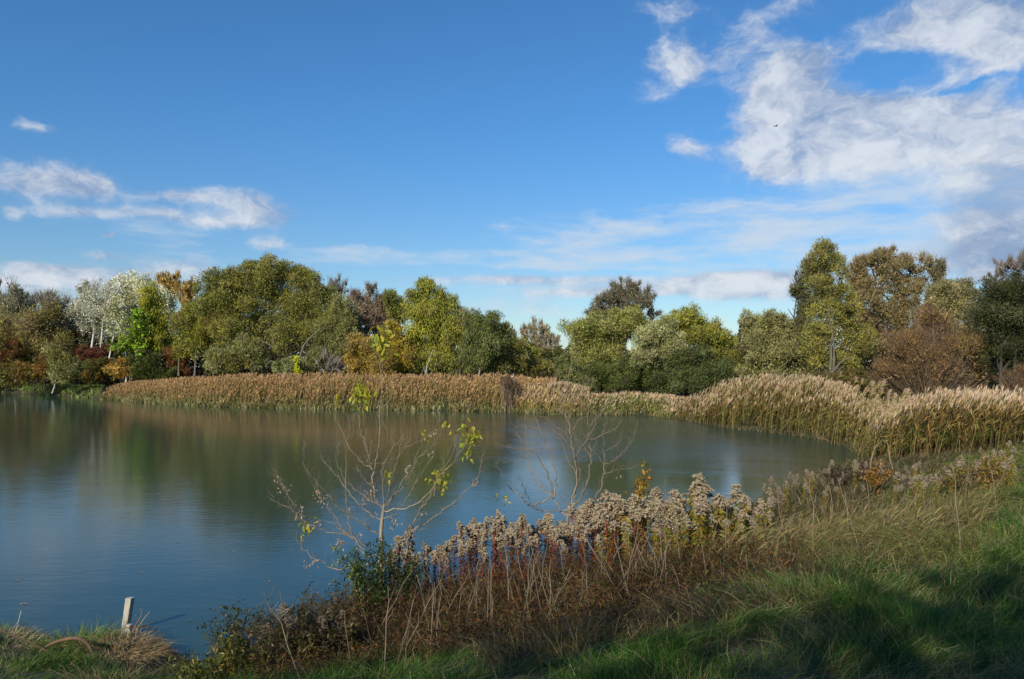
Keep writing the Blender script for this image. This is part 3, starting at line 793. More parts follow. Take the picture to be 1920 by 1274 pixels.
tree('dark_tree', 'olive tree filling the gap behind the central and right groups', 84, 1395, [(1400, 640, 24, 24), (1380, 690, 30, 30), (1410, 685, 26, 34)], OLIVE, 'willow', BARK_DARK, 1.1)
# right group
tree('silver_sparse_willow', 'silvery open willow at the left of the right hand group', 64, 1440, [(1425, 610, 24, 22), (1452, 600, 20, 20), (1415, 640, 26, 26), (1455, 640, 34, 30), (1440, 680, 40, 28), (1485, 665, 34, 32), (1420, 705, 34, 20), (1470, 710, 36, 18), (1482, 618, 24, 26), (1402, 606, 16, 22), (1500, 640, 26, 30)], [(.150, .155, .085), (.115, .120, .060), (.19, .19, .12)], 'willow', BARK_DARK, .95, [[(1450, 750), (1445, 700), (1435, 620)], [(1460, 750), (1475, 700), (1490, 650)]], tw=1.2)
tree('dark_forked_tree', 'dark thin tree with bare black limbs left of the tall yellow green tree', 60, 1520, [(1500, 530, 16, 20), (1490, 550, 12, 14), (1512, 560, 16, 24), (1505, 590, 18, 22), (1512, 615, 20, 26)], [(.06, .07, .035), (.08, .09, .045)], 'willow', BARK_DARK, .6, [[(1535, 748), (1528, 680), (1505, 625), (1478, 580)], [(1528, 680), (1515, 600), (1498, 530)]], r0=.16, tw=1.2)
tree('tall_tree', 'tallest yellow green tree with a dark and pale striped trunk', 56, 1556, [(1540, 480, 24, 24), (1520, 500, 18, 24), (1562, 495, 22, 26), (1535, 530, 28, 28), (1570, 545, 28, 30), (1545, 580, 32, 30), (1585, 590, 28, 26), (1530, 625, 30, 28), (1600, 640, 34, 30), (1525, 670, 22, 30), (1590, 685, 26, 26)], [(.170, .160, .045), (.130, .130, .045), (.115, .120, .055)], 'willow', BARK_GREY, .82, [([(1555, 752), (1562, 700), (1564, 655), (1558, 610), (1552, 570)], 1.6), ([(1559, 700), (1568, 690), (1580, 677), (1604, 668)], 1.6), [(1555, 752), (1558, 650), (1550, 600), (1542, 490)]], r0=.2, tw=1.2)
tree('golden_sparse_tree', 'tall open golden brown tree right of the tallest yellow green tree', 60, 1655, [(1615, 500, 24, 24), (1645, 490, 26, 24), (1625, 540, 28, 28), (1675, 510, 24, 28), (1710, 500, 26, 26), (1690, 550, 30, 28), (1720, 545, 18, 26), (1650, 580, 34, 30), (1640, 620, 34, 30), (1695, 600, 30, 30), (1604, 525, 24, 30), (1612, 575, 28, 34), (1660, 478, 18, 14)], [(.225, .180, .090), (.190, .155, .080), (.150, .140, .07)], 'bare', BARK_DARK, .50, [[(1665, 752), (1668, 650), (1650, 570), (1635, 500)], [(1668, 650), (1690, 580), (1708, 510)]], tw=.7, r0=.28)
tree('sparse_tree', 'smaller open grey gold tree left of the dark trees on the right', 58, 1762, [(1752, 505, 20, 24), (1760, 535, 22, 26), (1745, 560, 22, 24), (1738, 590, 26, 26)], [(.19, .165, .09), (.14, .13, .07)], 'bare', BARK_DARK, .5, tw=.6)
tree('silver_tree', 'silver leaved tree between the brown bush and the dark trees', 52, 1800, [(1785, 575, 30, 24), (1765, 600, 26, 24), (1815, 570, 26, 24), (1820, 610, 28, 30), (1835, 655, 22, 34), (1800, 540, 22, 16), (1772, 548, 22, 20), (1758, 575, 22, 22)], [(.24, .22, .15), (.16, .15, .09), (.12, .12, .06)], 'willow', BARK_GREY, .85, tw=1.5)
tree('brown_bush', 'large rounded reddish brown bush of fine fanned twigs behind the reeds', 46, 1738, [(1738, 640, 48, 44), (1700, 670, 42, 44), (1780, 665, 46, 44), (1660, 700, 34, 32), (1820, 700, 34, 36), (1740, 700, 60, 40), (1745, 605, 34, 26)], REDBR, 'fan', (.12, .075, .05), .36, cat='bush', tw=2.6, r0=.10, leaf=(3.6, 1.2))
tree('dark_tree', 'large tree with very dark leaf colours at the right edge of the photograph', 44, 1885, [(1868, 555, 34, 30), (1900, 540, 34, 30), (1865, 600, 36, 36), (1905, 600, 36, 40), (1870, 655, 30, 40), (1910, 665, 36, 44), (1945, 620, 40, 80)], [(.018, .024, .012), (.028, .035, .017), (.06, .066, .045)], 'willow', BARK_DARK, 1.1, [[(1880, 765), (1876, 700), (1880, 600)], [(1905, 765), (1902, 700), (1910, 560)], [(1930, 765), (1925, 680), (1930, 560)]], r0=.22)  # dark look of the crown is put into the leaf colours
tree('bare_tree', 'leafless twiggy tree top above the dark tree at the right edge', 60, 1890, [(1885, 500, 26, 18), (1910, 500, 24, 20), (1865, 520, 18, 14)], PURPLE, 'bare', BARK_DARK, .15, tw=.7)
tree('scrub', 'brown green scrub under the tall trees behind the right reeds', 54, 1630, [(1600, 715, 36, 22), (1640, 725, 30, 18), (1560, 722, 30, 18), (1520, 718, 30, 18)], [(.055, .055, .022), (.08, .06, .03)], 'round', BARK_DARK, 1.1, cat='bush')
tree('scrub', 'reddish brown scrub at the right frame edge below the dark tree', 38, 1905, [(1900, 715, 26, 22), (1930, 720, 30, 26)], [(.12, .07, .035), (.09, .06, .03)], 'fan', BARK_DARK, .5, cat='bush')

# far wood that reads as one mass, closing the gaps between the trunks
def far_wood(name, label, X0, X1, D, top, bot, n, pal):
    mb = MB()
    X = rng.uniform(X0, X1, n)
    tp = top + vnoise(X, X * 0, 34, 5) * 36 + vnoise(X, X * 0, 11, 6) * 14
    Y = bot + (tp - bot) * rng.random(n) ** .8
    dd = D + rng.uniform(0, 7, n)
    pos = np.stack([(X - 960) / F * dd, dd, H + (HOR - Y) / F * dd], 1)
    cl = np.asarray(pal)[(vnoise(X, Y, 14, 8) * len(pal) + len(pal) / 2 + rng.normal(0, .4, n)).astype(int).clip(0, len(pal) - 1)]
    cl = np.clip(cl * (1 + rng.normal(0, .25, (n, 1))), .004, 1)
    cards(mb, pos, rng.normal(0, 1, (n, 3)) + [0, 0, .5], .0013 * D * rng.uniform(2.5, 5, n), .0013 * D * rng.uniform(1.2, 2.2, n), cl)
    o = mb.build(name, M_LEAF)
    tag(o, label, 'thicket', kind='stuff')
far_wood('thicket', 'brown and olive thicket filling the wood on the left bank', -60, 620, 106, 600, 728, 60000, [MAROON[0], (.06, .055, .02), (.09, .08, .03), (.05, .045, .02), (.12, .08, .03)])
far_wood('thicket', 'olive thicket behind the willows of the middle bank', 600, 1060, 97, 652, 722, 26000, OLIVE + [(.07, .06, .03)])
far_wood('thicket', 'grey olive wood closing the view between the tall trees on the right', 1385, 1900, 72, 596, 730, 26000, [(.09, .085, .04), (.11, .10, .05), (.07, .07, .03), (.12, .10, .06)])
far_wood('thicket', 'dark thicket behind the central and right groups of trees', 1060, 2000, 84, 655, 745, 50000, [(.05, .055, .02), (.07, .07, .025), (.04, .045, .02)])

# dark clumps of mistletoe in the golden poplars
for X, Y, D, lab in ((327, 520, 111, 'dark mistletoe ball in the top of the golden poplar'), (1592, 588, 55, 'dark clump caught in the boughs of the tallest tree')):
    c = W(X, Y, D); mb = MB(); n = 120
    u = rdir(n); cards(mb, u * .28 * rng.random((n, 1)) ** .4, u, .22, .07, col_jit((.03, .035, .015), n))
    o = mb.build('mistletoe', M_LEAF, loc=c); tag(o, lab, 'mistletoe')

# ------------------------------------------------------------------ reeds
def in_frame_pts(n, x0, x1, y0, y1, ok):
    out = []
    tot = 0
    while tot < n:
        x = rng.uniform(x0, x1, n * 2); y = rng.uniform(y0, y1, n * 2)
        m = ok(x, y)
        out.append(np.stack([x[m], y[m]], 1)); tot += m.sum()
        if m.sum() == 0: break
    return np.concatenate(out)[:n]

def reed_mesh(mb, P, h, px, stemc, leafc, plumec, lean=.10, nl=6, green=None, plume=1.0):
    n = len(P)
    base = np.stack([P[:, 0], P[:, 1], np.maximum(ground(P[:, 0], P[:, 1]), -.15)], 1)
    ld = np.stack([np.full(n, lean) + rng.normal(0, .09, n), rng.normal(0, .09, n), np.ones(n)], 1)
    ld = unit(ld)
    bend = np.stack([np.full(n, lean) * 1.0 + rng.normal(0, .06, n), rng.normal(0, .05, n), np.full(n, -.05)], 1)
    ribbons(mb, base, ld, h, px * .55, bend, 2, col_jit(stemc, n), 'grass')
    for i in range(nl):
        f = rng.uniform(.18, .88, n)
        st = base + ld * (h * f)[:, None] + bend * (h * f * f)[:, None]
        a = rng.uniform(0, 2 * math.pi, n)
        dv = np.stack([np.cos(a) * .5 + lean * 2, np.sin(a) * .5, rng.uniform(.9, 2.0, n)], 1)
        c = col_jit(leafc, n, .22)
        if green is not None:
            g = rng.random(n) < np.clip(1.25 - f * 1.9, 0, 1) * green
            c[g] = col_jit([(.07, .10, .022), (.11, .13, .03)], g.sum(), .2)
        ribbons(mb, st, dv, h * rng.uniform(.13, .26, n), np.maximum(.018, px * .75), np.stack([np.full(n, .2), np.zeros(n), np.full(n, -.45)], 1), 2, c)
    tip = base + ld * h[:, None] + bend * h[:, None]
    hp = rng.random(n) < plume
    m = hp.sum()
    for j in range(3):
        dv = unit(np.stack([np.full(m, .22) + rng.normal(0, .13, m), rng.normal(0, .13, m), np.full(m, 1.0)], 1))
        ribbons(mb, tip[hp] - [0, 0, .12], dv, rng.uniform(.20, .34, m), px * .85, np.stack([np.full(m, .12), np.zeros(m), np.full(m, -.08)], 1), 2, col_jit(plumec, m, .18))

REED_BR = [(.46, .30, .12), (.38, .25, .10), (.52, .37, .17)]
REED_Y = [(.42, .31, .10), (.34, .26, .075), (.46, .36, .14)]
PLUME_P = [(.54, .40, .25), (.44, .31, .18), (.62, .48, .32)]
PLUME_B = [(.47, .30, .14), (.54, .36, .19), (.40, .25, .12)]

def bedok(X0, X1, dmin, dmax):
    def f(x, y):
        X = 960 + x / y * F
        d = sdist(x, y)
        return (X > X0) & (X < X1) & (d > dmin + vnoise(x, y, 1.9, 4) * .8) & (d < dmax)
    return f
# far bed, brown, behind the water from the left bank to the gap
pts = in_frame_pts(12500, -46, 4.5, 58, 96, lambda x, y: bedok(150, 1035, -.25, 6.5)(x, y))
X_ = 960 + pts[:, 0] / pts[:, 1] * F
topY = np.interp(X_, [140, 200, 260, 330, 420, 520, 640, 800, 940, 1040], [727, 722, 714, 710, 704, 701, 701, 703, 702, 706])
hh = H - (topY - HOR) / F * pts[:, 1] - np.maximum(ground(pts[:, 0], pts[:, 1]), 0)
dd_ = sdist(pts[:, 0], pts[:, 1])
hh = np.clip(hh, .8, 3.0) * rng.uniform(.62, 1.04, len(pts)) * (.55 + .45 * sstep(dd_, -.2, 1.6)) * (1 + vnoise(pts[:, 0], pts[:, 1], 1.8, 9) * .22)
pz = .00105 * pts[:, 1].mean()
mb = MB()
lc = np.where((vnoise(pts[:, 0], pts[:, 1], 3.0, 12) + .5 - (X_ < 300) * .3 > .42)[:, None], col_jit(REED_BR, len(pts), .1), col_jit([(.30, .25, .09), (.26, .23, .08)], len(pts), .1))
s_ = np.argsort(pts[:, 0])
reed_mesh(mb, pts, hh, pz, [(.34, .25, .11)], REED_BR + [(.33, .24, .085)], PLUME_B, .06, 5, green=.75, plume=.75)
tag(mb.build('reed_bed', M_DRY), 'broad brown reed bed along the far shore below the big willow', 'reeds', kind='stuff')
# golden bed in the middle
pts = in_frame_pts(4200, -2, 8, 55, 72, lambda x, y: bedok(955, 1100, -.3, 5)(x, y))
def reed_h(pts, xs, ys, j0=-4, j1=14):
    X_ = 960 + pts[:, 0] / pts[:, 1] * F
    t_ = np.interp(X_, xs, ys) + rng.uniform(j0, j1, len(pts))
    return np.clip(H - (t_ - HOR) / F * pts[:, 1] - np.maximum(ground(pts[:, 0], pts[:, 1]), 0), .5, 3.0)
hh = reed_h(pts, [955, 1000, 1050, 1100], [716, 722, 718, 730]) * (.6 + .4 * sstep(sdist(pts[:, 0], pts[:, 1]), -.2, 1.2))
mb = MB(); reed_mesh(mb, pts, hh, .075, REED_Y, REED_Y + [(.24, .23, .06)], PLUME_P, .06, 6, green=.8, plume=.7)
tag(mb.build('reed_bed', M_DRY), 'golden reed clump behind the bare sapling at the middle of the far shore', 'reeds', kind='stuff')
pts = in_frame_pts(3400, 3, 14, 54, 66, lambda x, y: bedok(1085, 1262, -.3, 3.2)(x, y))
hh = reed_h(pts, [1085, 1110, 1180, 1240, 1262], [734, 742, 738, 742, 756]) * (.6 + .4 * sstep(sdist(pts[:, 0], pts[:, 1]), -.2, 1.2))
mb = MB(); reed_mesh(mb, pts, hh, .072, [(.24, .25, .08)], [(.24, .26, .07), (.33, .30, .10), (.18, .22, .06)], PLUME_P, .12, 6, green=.9, plume=.35)
tag(mb.build('reed_bed', M_DRY), 'low yellow green reeds below the dark central willows', 'reeds', kind='stuff')
# right bed, pale plumes
def rb(x, y):
    X = 960 + x / y * F
    d = sdist(x, y)
    return (X > 1255) & (X < 2000) & (d > -.55 + vnoise(x, y, 1.8, 4) * .7) & (d < np.interp(X, [1255, 1300, 1360], [1.6, 3.0, 7.0])) & (y > 26.5 - (x - 14) * .35) & (y < 62) & (x > 10.5)
pts = in_frame_pts(10500, 10, 34, 20, 62, rb)
X_ = 960 + pts[:, 0] / pts[:, 1] * F
topY = np.interp(X_, [1255, 1290, 1340, 1420, 1500, 1560, 1615, 1660, 1725, 1820, 1920, 2000], [765, 750, 728, 716, 717, 721, 752, 764, 744, 737, 742, 742])
g_ = np.maximum(ground(pts[:, 0], pts[:, 1]), 0)
hh = H - (topY + rng.uniform(-9, 22, len(pts)) + vnoise(pts[:, 0], pts[:, 1], 1.3, 61) * 26 - HOR) / F * pts[:, 1] - g_
hh = np.clip(hh, .45, 3.1) * (.84 + .16 * sstep(sdist(pts[:, 0], pts[:, 1]), -.5, .6))
mb = MB(); reed_mesh(mb, pts, hh, .040, [(.20, .15, .06), (.13, .10, .045)], [(.30, .20, .065), (.23, .17, .05), (.16, .15, .045), (.38, .27, .10), (.10, .07, .03), (.06, .045, .02)], PLUME_P, .10, 11, green=.6, plume=.62)
tag(mb.build('reed_bed', M_DRY), 'tall golden reed bed with pale plumes along the right shore', 'reeds', kind='stuff')

# reeds that stand out singly along the front of the right bed
def reed_proto(h, k):
    root = empty('reed', (0, 0, -20))
    mb = MB(); t = np.linspace(0, 1, 7)
    path = np.stack([.16 * h * t * t, 0 * t, h * t], 1)[None]
    tubes(mb, path, np.linspace(.010, .005, 7)[None], 5, np.array((.36, .30, .12)))
    mb.build('stem', M_DRY, root)
    mb = MB(); n = 10
    f = np.linspace(.15, .92, n); st = np.stack([.16 * h * f * f, 0 * f, h * f], 1)
    a = rng.uniform(0, 6.28, n); dv = np.stack([np.cos(a) * .6 + .35, np.sin(a) * .6, rng.uniform(.6, 1.1, n)], 1)
    c = col_jit([(.30, .27, .08), (.38, .30, .10)], n); c[:4] = col_jit([(.12, .17, .04)], 4)
    ribbons(mb, st, dv, rng.uniform(.32, .5, n), .032, np.array([.3, 0, -.45]), 3, c)
    mb.build('leaf_blades', M_DRY, root)
    mb = MB(); n = 26
    st = np.array([.16 * h, 0, h]) + np.stack([rng.uniform(-.02, .06, n), rng.normal(0, .01, n), rng.uniform(-.22, .05, n)], 1)
    ribbons(mb, st, np.stack([rng.uniform(.1, .7, n), rng.normal(0, .25, n), np.ones(n)], 1), rng.uniform(.1, .18, n), .022, np.array([.3, 0, -.3]), 2, col_jit(PLUME_P, n))
    mb.build('plume', M_FLUFF, root)
    return root
protos = [reed_proto(h, 0) for h in (2.1, 2.35, 2.6, 1.8)]
for p_ in protos:
    tag(p_, 'single reed with pale plume along the front edge of the right reed bed', 'reed', 'reeds along the front of the right bed')
pts = in_frame_pts(150, 10, 24, 24, 46, lambda x, y: rb(x, y) & (sdist(x, y) < .7))
for i, (x, y) in enumerate(pts):
    p_ = protos[i % 4]
    loc = (x, y, max(g1(x, y), -.1))
    if i < 4:
        p_.location = loc; p_.rotation_euler = (0, 0, rng.uniform(-.5, .5))
    else:
        dup(p_, loc, rng.uniform(-.6, .6), rng.uniform(.8, 1.05), tilt=(rng.normal(0, .06), rng.normal(.03, .08)))

# sedges and grass at the foot of the reeds and on the far left bank
def sedge(name, label, pts, h, px, pal, cat='sedge'):
    mb = MB(); n = len(pts)
    base = np.stack([pts[:, 0], pts[:, 1], np.maximum(ground(pts[:, 0], pts[:, 1]), -.05)], 1)
    ribbons(mb, base, np.stack([rng.normal(0, .35, n), rng.normal(0, .3, n), np.ones(n)], 1), h * rng.uniform(.5, 1.1, n), px, np.stack([rng.normal(.1, .3, n), rng.normal(0, .2, n), np.full(n, -.2)], 1), 2, col_jit(pal, n, .2), 'grass')
    tag(mb.build(name, M_GRASS), label, cat, kind='stuff')
sedge('sedge', 'green and straw coloured sedge fringe at the foot of the far reeds', in_frame_pts(9000, -46, 12, 54, 96, lambda x, y: bedok(140, 1262, -.7, .5)(x, y)), .75, .085, [(.15, .17, .05), (.30, .25, .10), (.20, .20, .06), (.36, .31, .15)])
sedge('bank_grass', 'bright green grass on the low bank at the far left', in_frame_pts(9000, -90, -44, 84, 122, lambda x, y: bedok(-60, 190, -.2, 9)(x, y)), .7, .13, [(.13, .22, .04), (.20, .24, .06), (.24, .24, .09)], 'grass')
sedge('meadow_grass', 'low dull grass under the trees beyond the reeds', in_frame_pts(16000, -70, 45, 55, 110, lambda x, y: (sdist(x, y) > 5) & (y > 50) & (np.abs(x / y) < .75)), .6, .12, [(.09, .09, .03), (.12, .10, .04)], 'grass')

sedge('sedge', 'brown and green sedges along the water edge of the right bank', in_frame_pts(7000, 3, 22, 13, 30, lambda x, y: (sdist(x, y) > -.15) & (sdist(x, y) < 2.6) & (x / y < .75) & (x > 3 + (y - 13) * .3)), .42, .022, [(.12, .10, .045), (.10, .12, .035), (.22, .17, .09), (.07, .06, .03)])
sedge('sedge', 'dark straw and sedge at the foot of the right reed bed', in_frame_pts(5000, 10, 20, 22, 58, lambda x, y: (sdist(x, y) > -.6) & (sdist(x, y) < .5) & (960 + x / y * F > 1255)), .5, .04, [(.16, .13, .06), (.10, .12, .035), (.26, .20, .10), (.07, .06, .03)])
# brown bush in the reeds, and the white bird on it
tree('brown_reed_bush', 'dark brown bush standing in the reeds left of the golden reed clump', 60.5, 960, [(955, 722, 14, 16), (970, 735, 14, 16), (948, 715, 10, 10)], [(.14, .095, .055), (.17, .115, .065)], 'fan', BARK_DARK, .3, cat='bush', tw=1.2)

def bird(name, label, c, s, pal, flying=False):
    mb = MB()
    if flying:
        t = np.linspace(0, 1, 6)
        tubes(mb, (np.stack([np.linspace(-.5, .5, 6), 0 * t, .02 * np.sin(t * 3)], 1) * s)[None], (np.array([.01, .06, .08, .07, .03, .01]) * s)[None], 6, np.array(pal), cap=True)
        o = mb.build('body', M_BARK, None, True, loc=c)
        root = o; root.name = name
        for sg in (-1, 1):
            w = MB()
            pts = np.array([(-.12, 0, .03), (.12, 0, .03), (.10, sg * .45, .16), (-.10, sg * .45, .18), (-.02, sg * 1.0, .10), (-.12, sg * .95, .1)]) * s
            top = pts + np.array([0, 0, .012 * s])
            v = np.vstack([pts, top])
            q = [[0, 1, 2, 3], [3, 2, 4, 5], [6, 7, 8, 9], [9, 8, 10, 11], [0, 1, 7, 6], [1, 2, 8, 7], [2, 4, 10, 8], [4, 5, 11, 10], [5, 3, 9, 11], [3, 0, 6, 9]]
            w.add(v, q, None, np.array(pal))
            w.build('wing', M_BARK, root)
        tag(root, label, 'bird')
        return root
    root = empty(name, c, label, 'bird')
    path = np.array([(-.28, 0, .38), (-.16, 0, .42), (0, 0, .47), (.10, 0, .52), (.14, 0, .58)]) * s
    tubes(mb, path[None], (np.array([.02, .07, .10, .07, .035]) * s)[None], 8, np.array(pal), cap=True)
    path = np.array([(.13, 0, .55), (.19, 0, .66), (.12, 0, .76), (.15, 0, .86), (.21, 0, .88), (.34, 0, .86)]) * s
    tubes(mb, path[None], (np.array([.035, .025, .022, .026, .03, .004]) * s)[None], 6, np.array(pal))
    mb.build('body', M_FLUFF, root, True)
    for sg in (-1, 1):
        l = MB(); path = np.array([(0, sg * .03, .42), (-.02, sg * .03, .2), (.01, sg * .03, 0)]) * s
        tubes(l, path[None], np.full((1, 3), .008 * s), 4, np.array((.05, .05, .04)))
        l.build('leg', M_BARK, root)
    return root
bird('white_bird', 'small white bird perched on the brown bush in the reeds', W(961, 711, 60), .42, (.8, .8, .76))
b_ = bird('soaring_bird', 'tiny dark bird gliding in front of the big cloud', W(1455, 237, 160), 1.15, (.03, .03, .035), True)
b_.rotation_euler = (R(6), R(-4), R(10))

# ------------------------------------------------------------------ near bank: grass and dry litter
def near_pts(n, dmax=24, power=1.3):
    """points of the near bank inside the view, denser near the camera; returns x, y, z and the photograph pixel of each"""
    y = 3.0 + (dmax - 3.0) * rng.random(n) ** power
    x = rng.uniform(-.74, .76, n) * y
    d = sdist(x, y)
    m = (d > .02)
    x, y = x[m], y[m]
    z = ground(x, y)
    X = 960 + x / y * F; Y = HOR + (H - z) / y * F
    return x, y, z, X, Y

def green_edge(X):
    return np.interp(X, [-100, 0, 60, 120, 160, 230, 330, 560, 700, 760, 900, 1050, 1150, 1230, 1330, 1450, 1560, 1680, 1780, 1850, 1920, 2100],
                    [1165, 1180, 1192, 1208, 1228, 1262, 1300, 1305, 1268, 1255, 1246, 1236, 1222, 1190, 1160, 1130, 1105, 1085, 1040, 960, 900, 880])

x, y, z, X, Y = near_pts(460000, 31, 1.6)
def far_pts(n):
    y = rng.uniform(11, 31, n); x = rng.uniform(.15, .78, n) * y
    m = sdist(x, y) > .05; x, y = x[m], y[m]; z = ground(x, y)
    return x, y, z, 960 + x / y * F, HOR + (H - z) / y * F
noi = (vnoise(x, y, .9, 21) * 60 + vnoise(x, y, .3, 22) * 40) * (1 + 1.3 * sstep(X, 1150, 1500)) - 45 * sstep(X, 1400, 1800)
isg = Y + noi > green_edge(X)
sel = isg & (rng.random(len(x)) < np.clip(.25 + y * .09, 0, 1)) & (Y < 1420)
gi = np.where(sel)[0]; gi = gi[:125000] if len(gi) > 125000 else gi
def blades(mb, x, y, z, hgt, wid, pal, lean=(.15, .0), spread=.45, seg=2):
    n = len(x)
    base = np.stack([x, y, z - .02], 1)
    cl = vnoise(x, y, .55, 31) * 1.2; cl2 = vnoise(x, y, .55, 32) * 1.2
    dv = np.stack([rng.normal(0, spread, n) + cl + lean[0], rng.normal(0, spread, n) + cl2 + lean[1], np.ones(n)], 1)
    bend = np.stack([rng.normal(0, .22, n) + cl * .5 + lean[0], rng.normal(0, .22, n) + cl2 * .5, -rng.uniform(.15, .55, n)], 1)
    ribbons(mb, base, dv, hgt, wid, bend, seg, col_jit(pal, n, .22, .08), 'grass')
mb = MB()
hg = rng.uniform(.12, .30, len(gi)) * (1 + vnoise(x[gi], y[gi], .45, 25) * 1.3)
wd = np.maximum(.0045, y[gi] * .00095)
blades(mb, x[gi], y[gi], z[gi], hg, wd, [(.040, .125, .014), (.055, .150, .016), (.030, .095, .012), (.085, .165, .022), (.12, .15, .03)])
# straw among the green
si = gi[rng.random(len(gi)) < .10 + .25 * sstep(X[gi], 1200, 1700)]
blades(mb, x[si], y[si], z[si], rng.uniform(.15, .38, len(si)), np.maximum(.003, y[si] * .0006), [(.30, .25, .12), (.24, .20, .09)], spread=.7)
tag(mb.build('meadow_grass', M_GRASS), 'lush green grass on the near bank at the bottom and right', 'grass', kind='stuff')

# dry grass zone between the green grass and the tall herbs
di = np.where(~isg & (rng.random(len(x)) < np.clip(.50 + y * .04, 0, 1)))[0]
di = di[:88000]
x2, y2, z2, X2, Y2 = far_pts(34000)
k2 = (Y2 + vnoise(x2, y2, .9, 21) * 40 < green_edge(X2) + 15)
nx = len(x); x = np.concatenate([x, x2[k2]]); y = np.concatenate([y, y2[k2]]); z = np.concatenate([z, z2[k2]]); X = np.concatenate([X, X2[k2]])
di = np.concatenate([di, nx + np.arange(k2.sum())])
mb = MB()
Xd = X[di]
hd = rng.uniform(.12, .36, len(di)) * (.35 + .65 * sstep(sdist(x[di], y[di]), .8, 4.0)) * np.interp(Xd, [200, 400, 700, 1400, 1600, 1920], [.55, .9, 1.0, 1.1, 1.05, .9]) * (1 + vnoise(x[di], y[di], 1.1, 41) * .8)
gmix = vnoise(x[di], y[di], 1.3, 42) + rng.normal(0, .2, len(di)) + np.interp(Xd, [100, 300, 420, 700, 1300, 1700, 1920], [.1, .1, -.1, -.35, -.18, .25, .6])
pal_d = col_jit([(.120, .085, .045), (.08, .058, .034), (.30, .23, .13), (.06, .042, .028), (.10, .07, .035)], len(di), .2)
pal_g = col_jit([(.12, .16, .035), (.19, .20, .06), (.08, .12, .025), (.26, .25, .10)], len(di), .2)
cl = np.where((gmix > .12)[:, None], pal_g, pal_d)
n = len(di)
hd = hd * np.interp(Xd, [900, 1200, 1500], [1, .85, 1.0]) * np.where(Xd > 1350, 1 + vnoise(x[di], y[di], .6, 44) * 1.1, 1)
base = np.stack([x[di], y[di], z[di] - .02], 1)
c1 = vnoise(x[di], y[di], .7, 51) * 1.6; c2 = vnoise(x[di], y[di], .7, 52) * 1.6
ribbons(mb, base, np.stack([rng.normal(0, .5, n) + c1 + .1, rng.normal(0, .5, n) + c2, np.ones(n)], 1), hd, np.maximum(.0035, y[di] * .00075),
        np.stack([rng.normal(0, .4, n) + c1 * .6, rng.normal(0, .4, n) + c2 * .6, -rng.uniform(.1, .7, n)], 1), 2, cl, 'grass')
tag(mb.build('dry_grass', M_DRY), 'tangled dry brown grass on the slope behind the green grass', 'grass', kind='stuff')

# leaf litter and low dead herbs
li = np.where(~isg)[0][:26000]
mb = MB(); n = len(li)
cards(mb, np.stack([x[li], y[li], z[li] + rng.random(n) ** 2 * .22], 1), rng.normal(0, 1, (n, 3)) * [1, 1, .6], rng.uniform(.014, .04, n), rng.uniform(.008, .018, n),
      col_jit([(.13, .08, .045), (.20, .13, .07), (.07, .09, .025), (.09, .055, .035), (.16, .15, .04)], n, .25))
tag(mb.build('leaf_litter', M_DRY), 'small dead leaves caught low in the dry grass', 'leaves', kind='stuff')

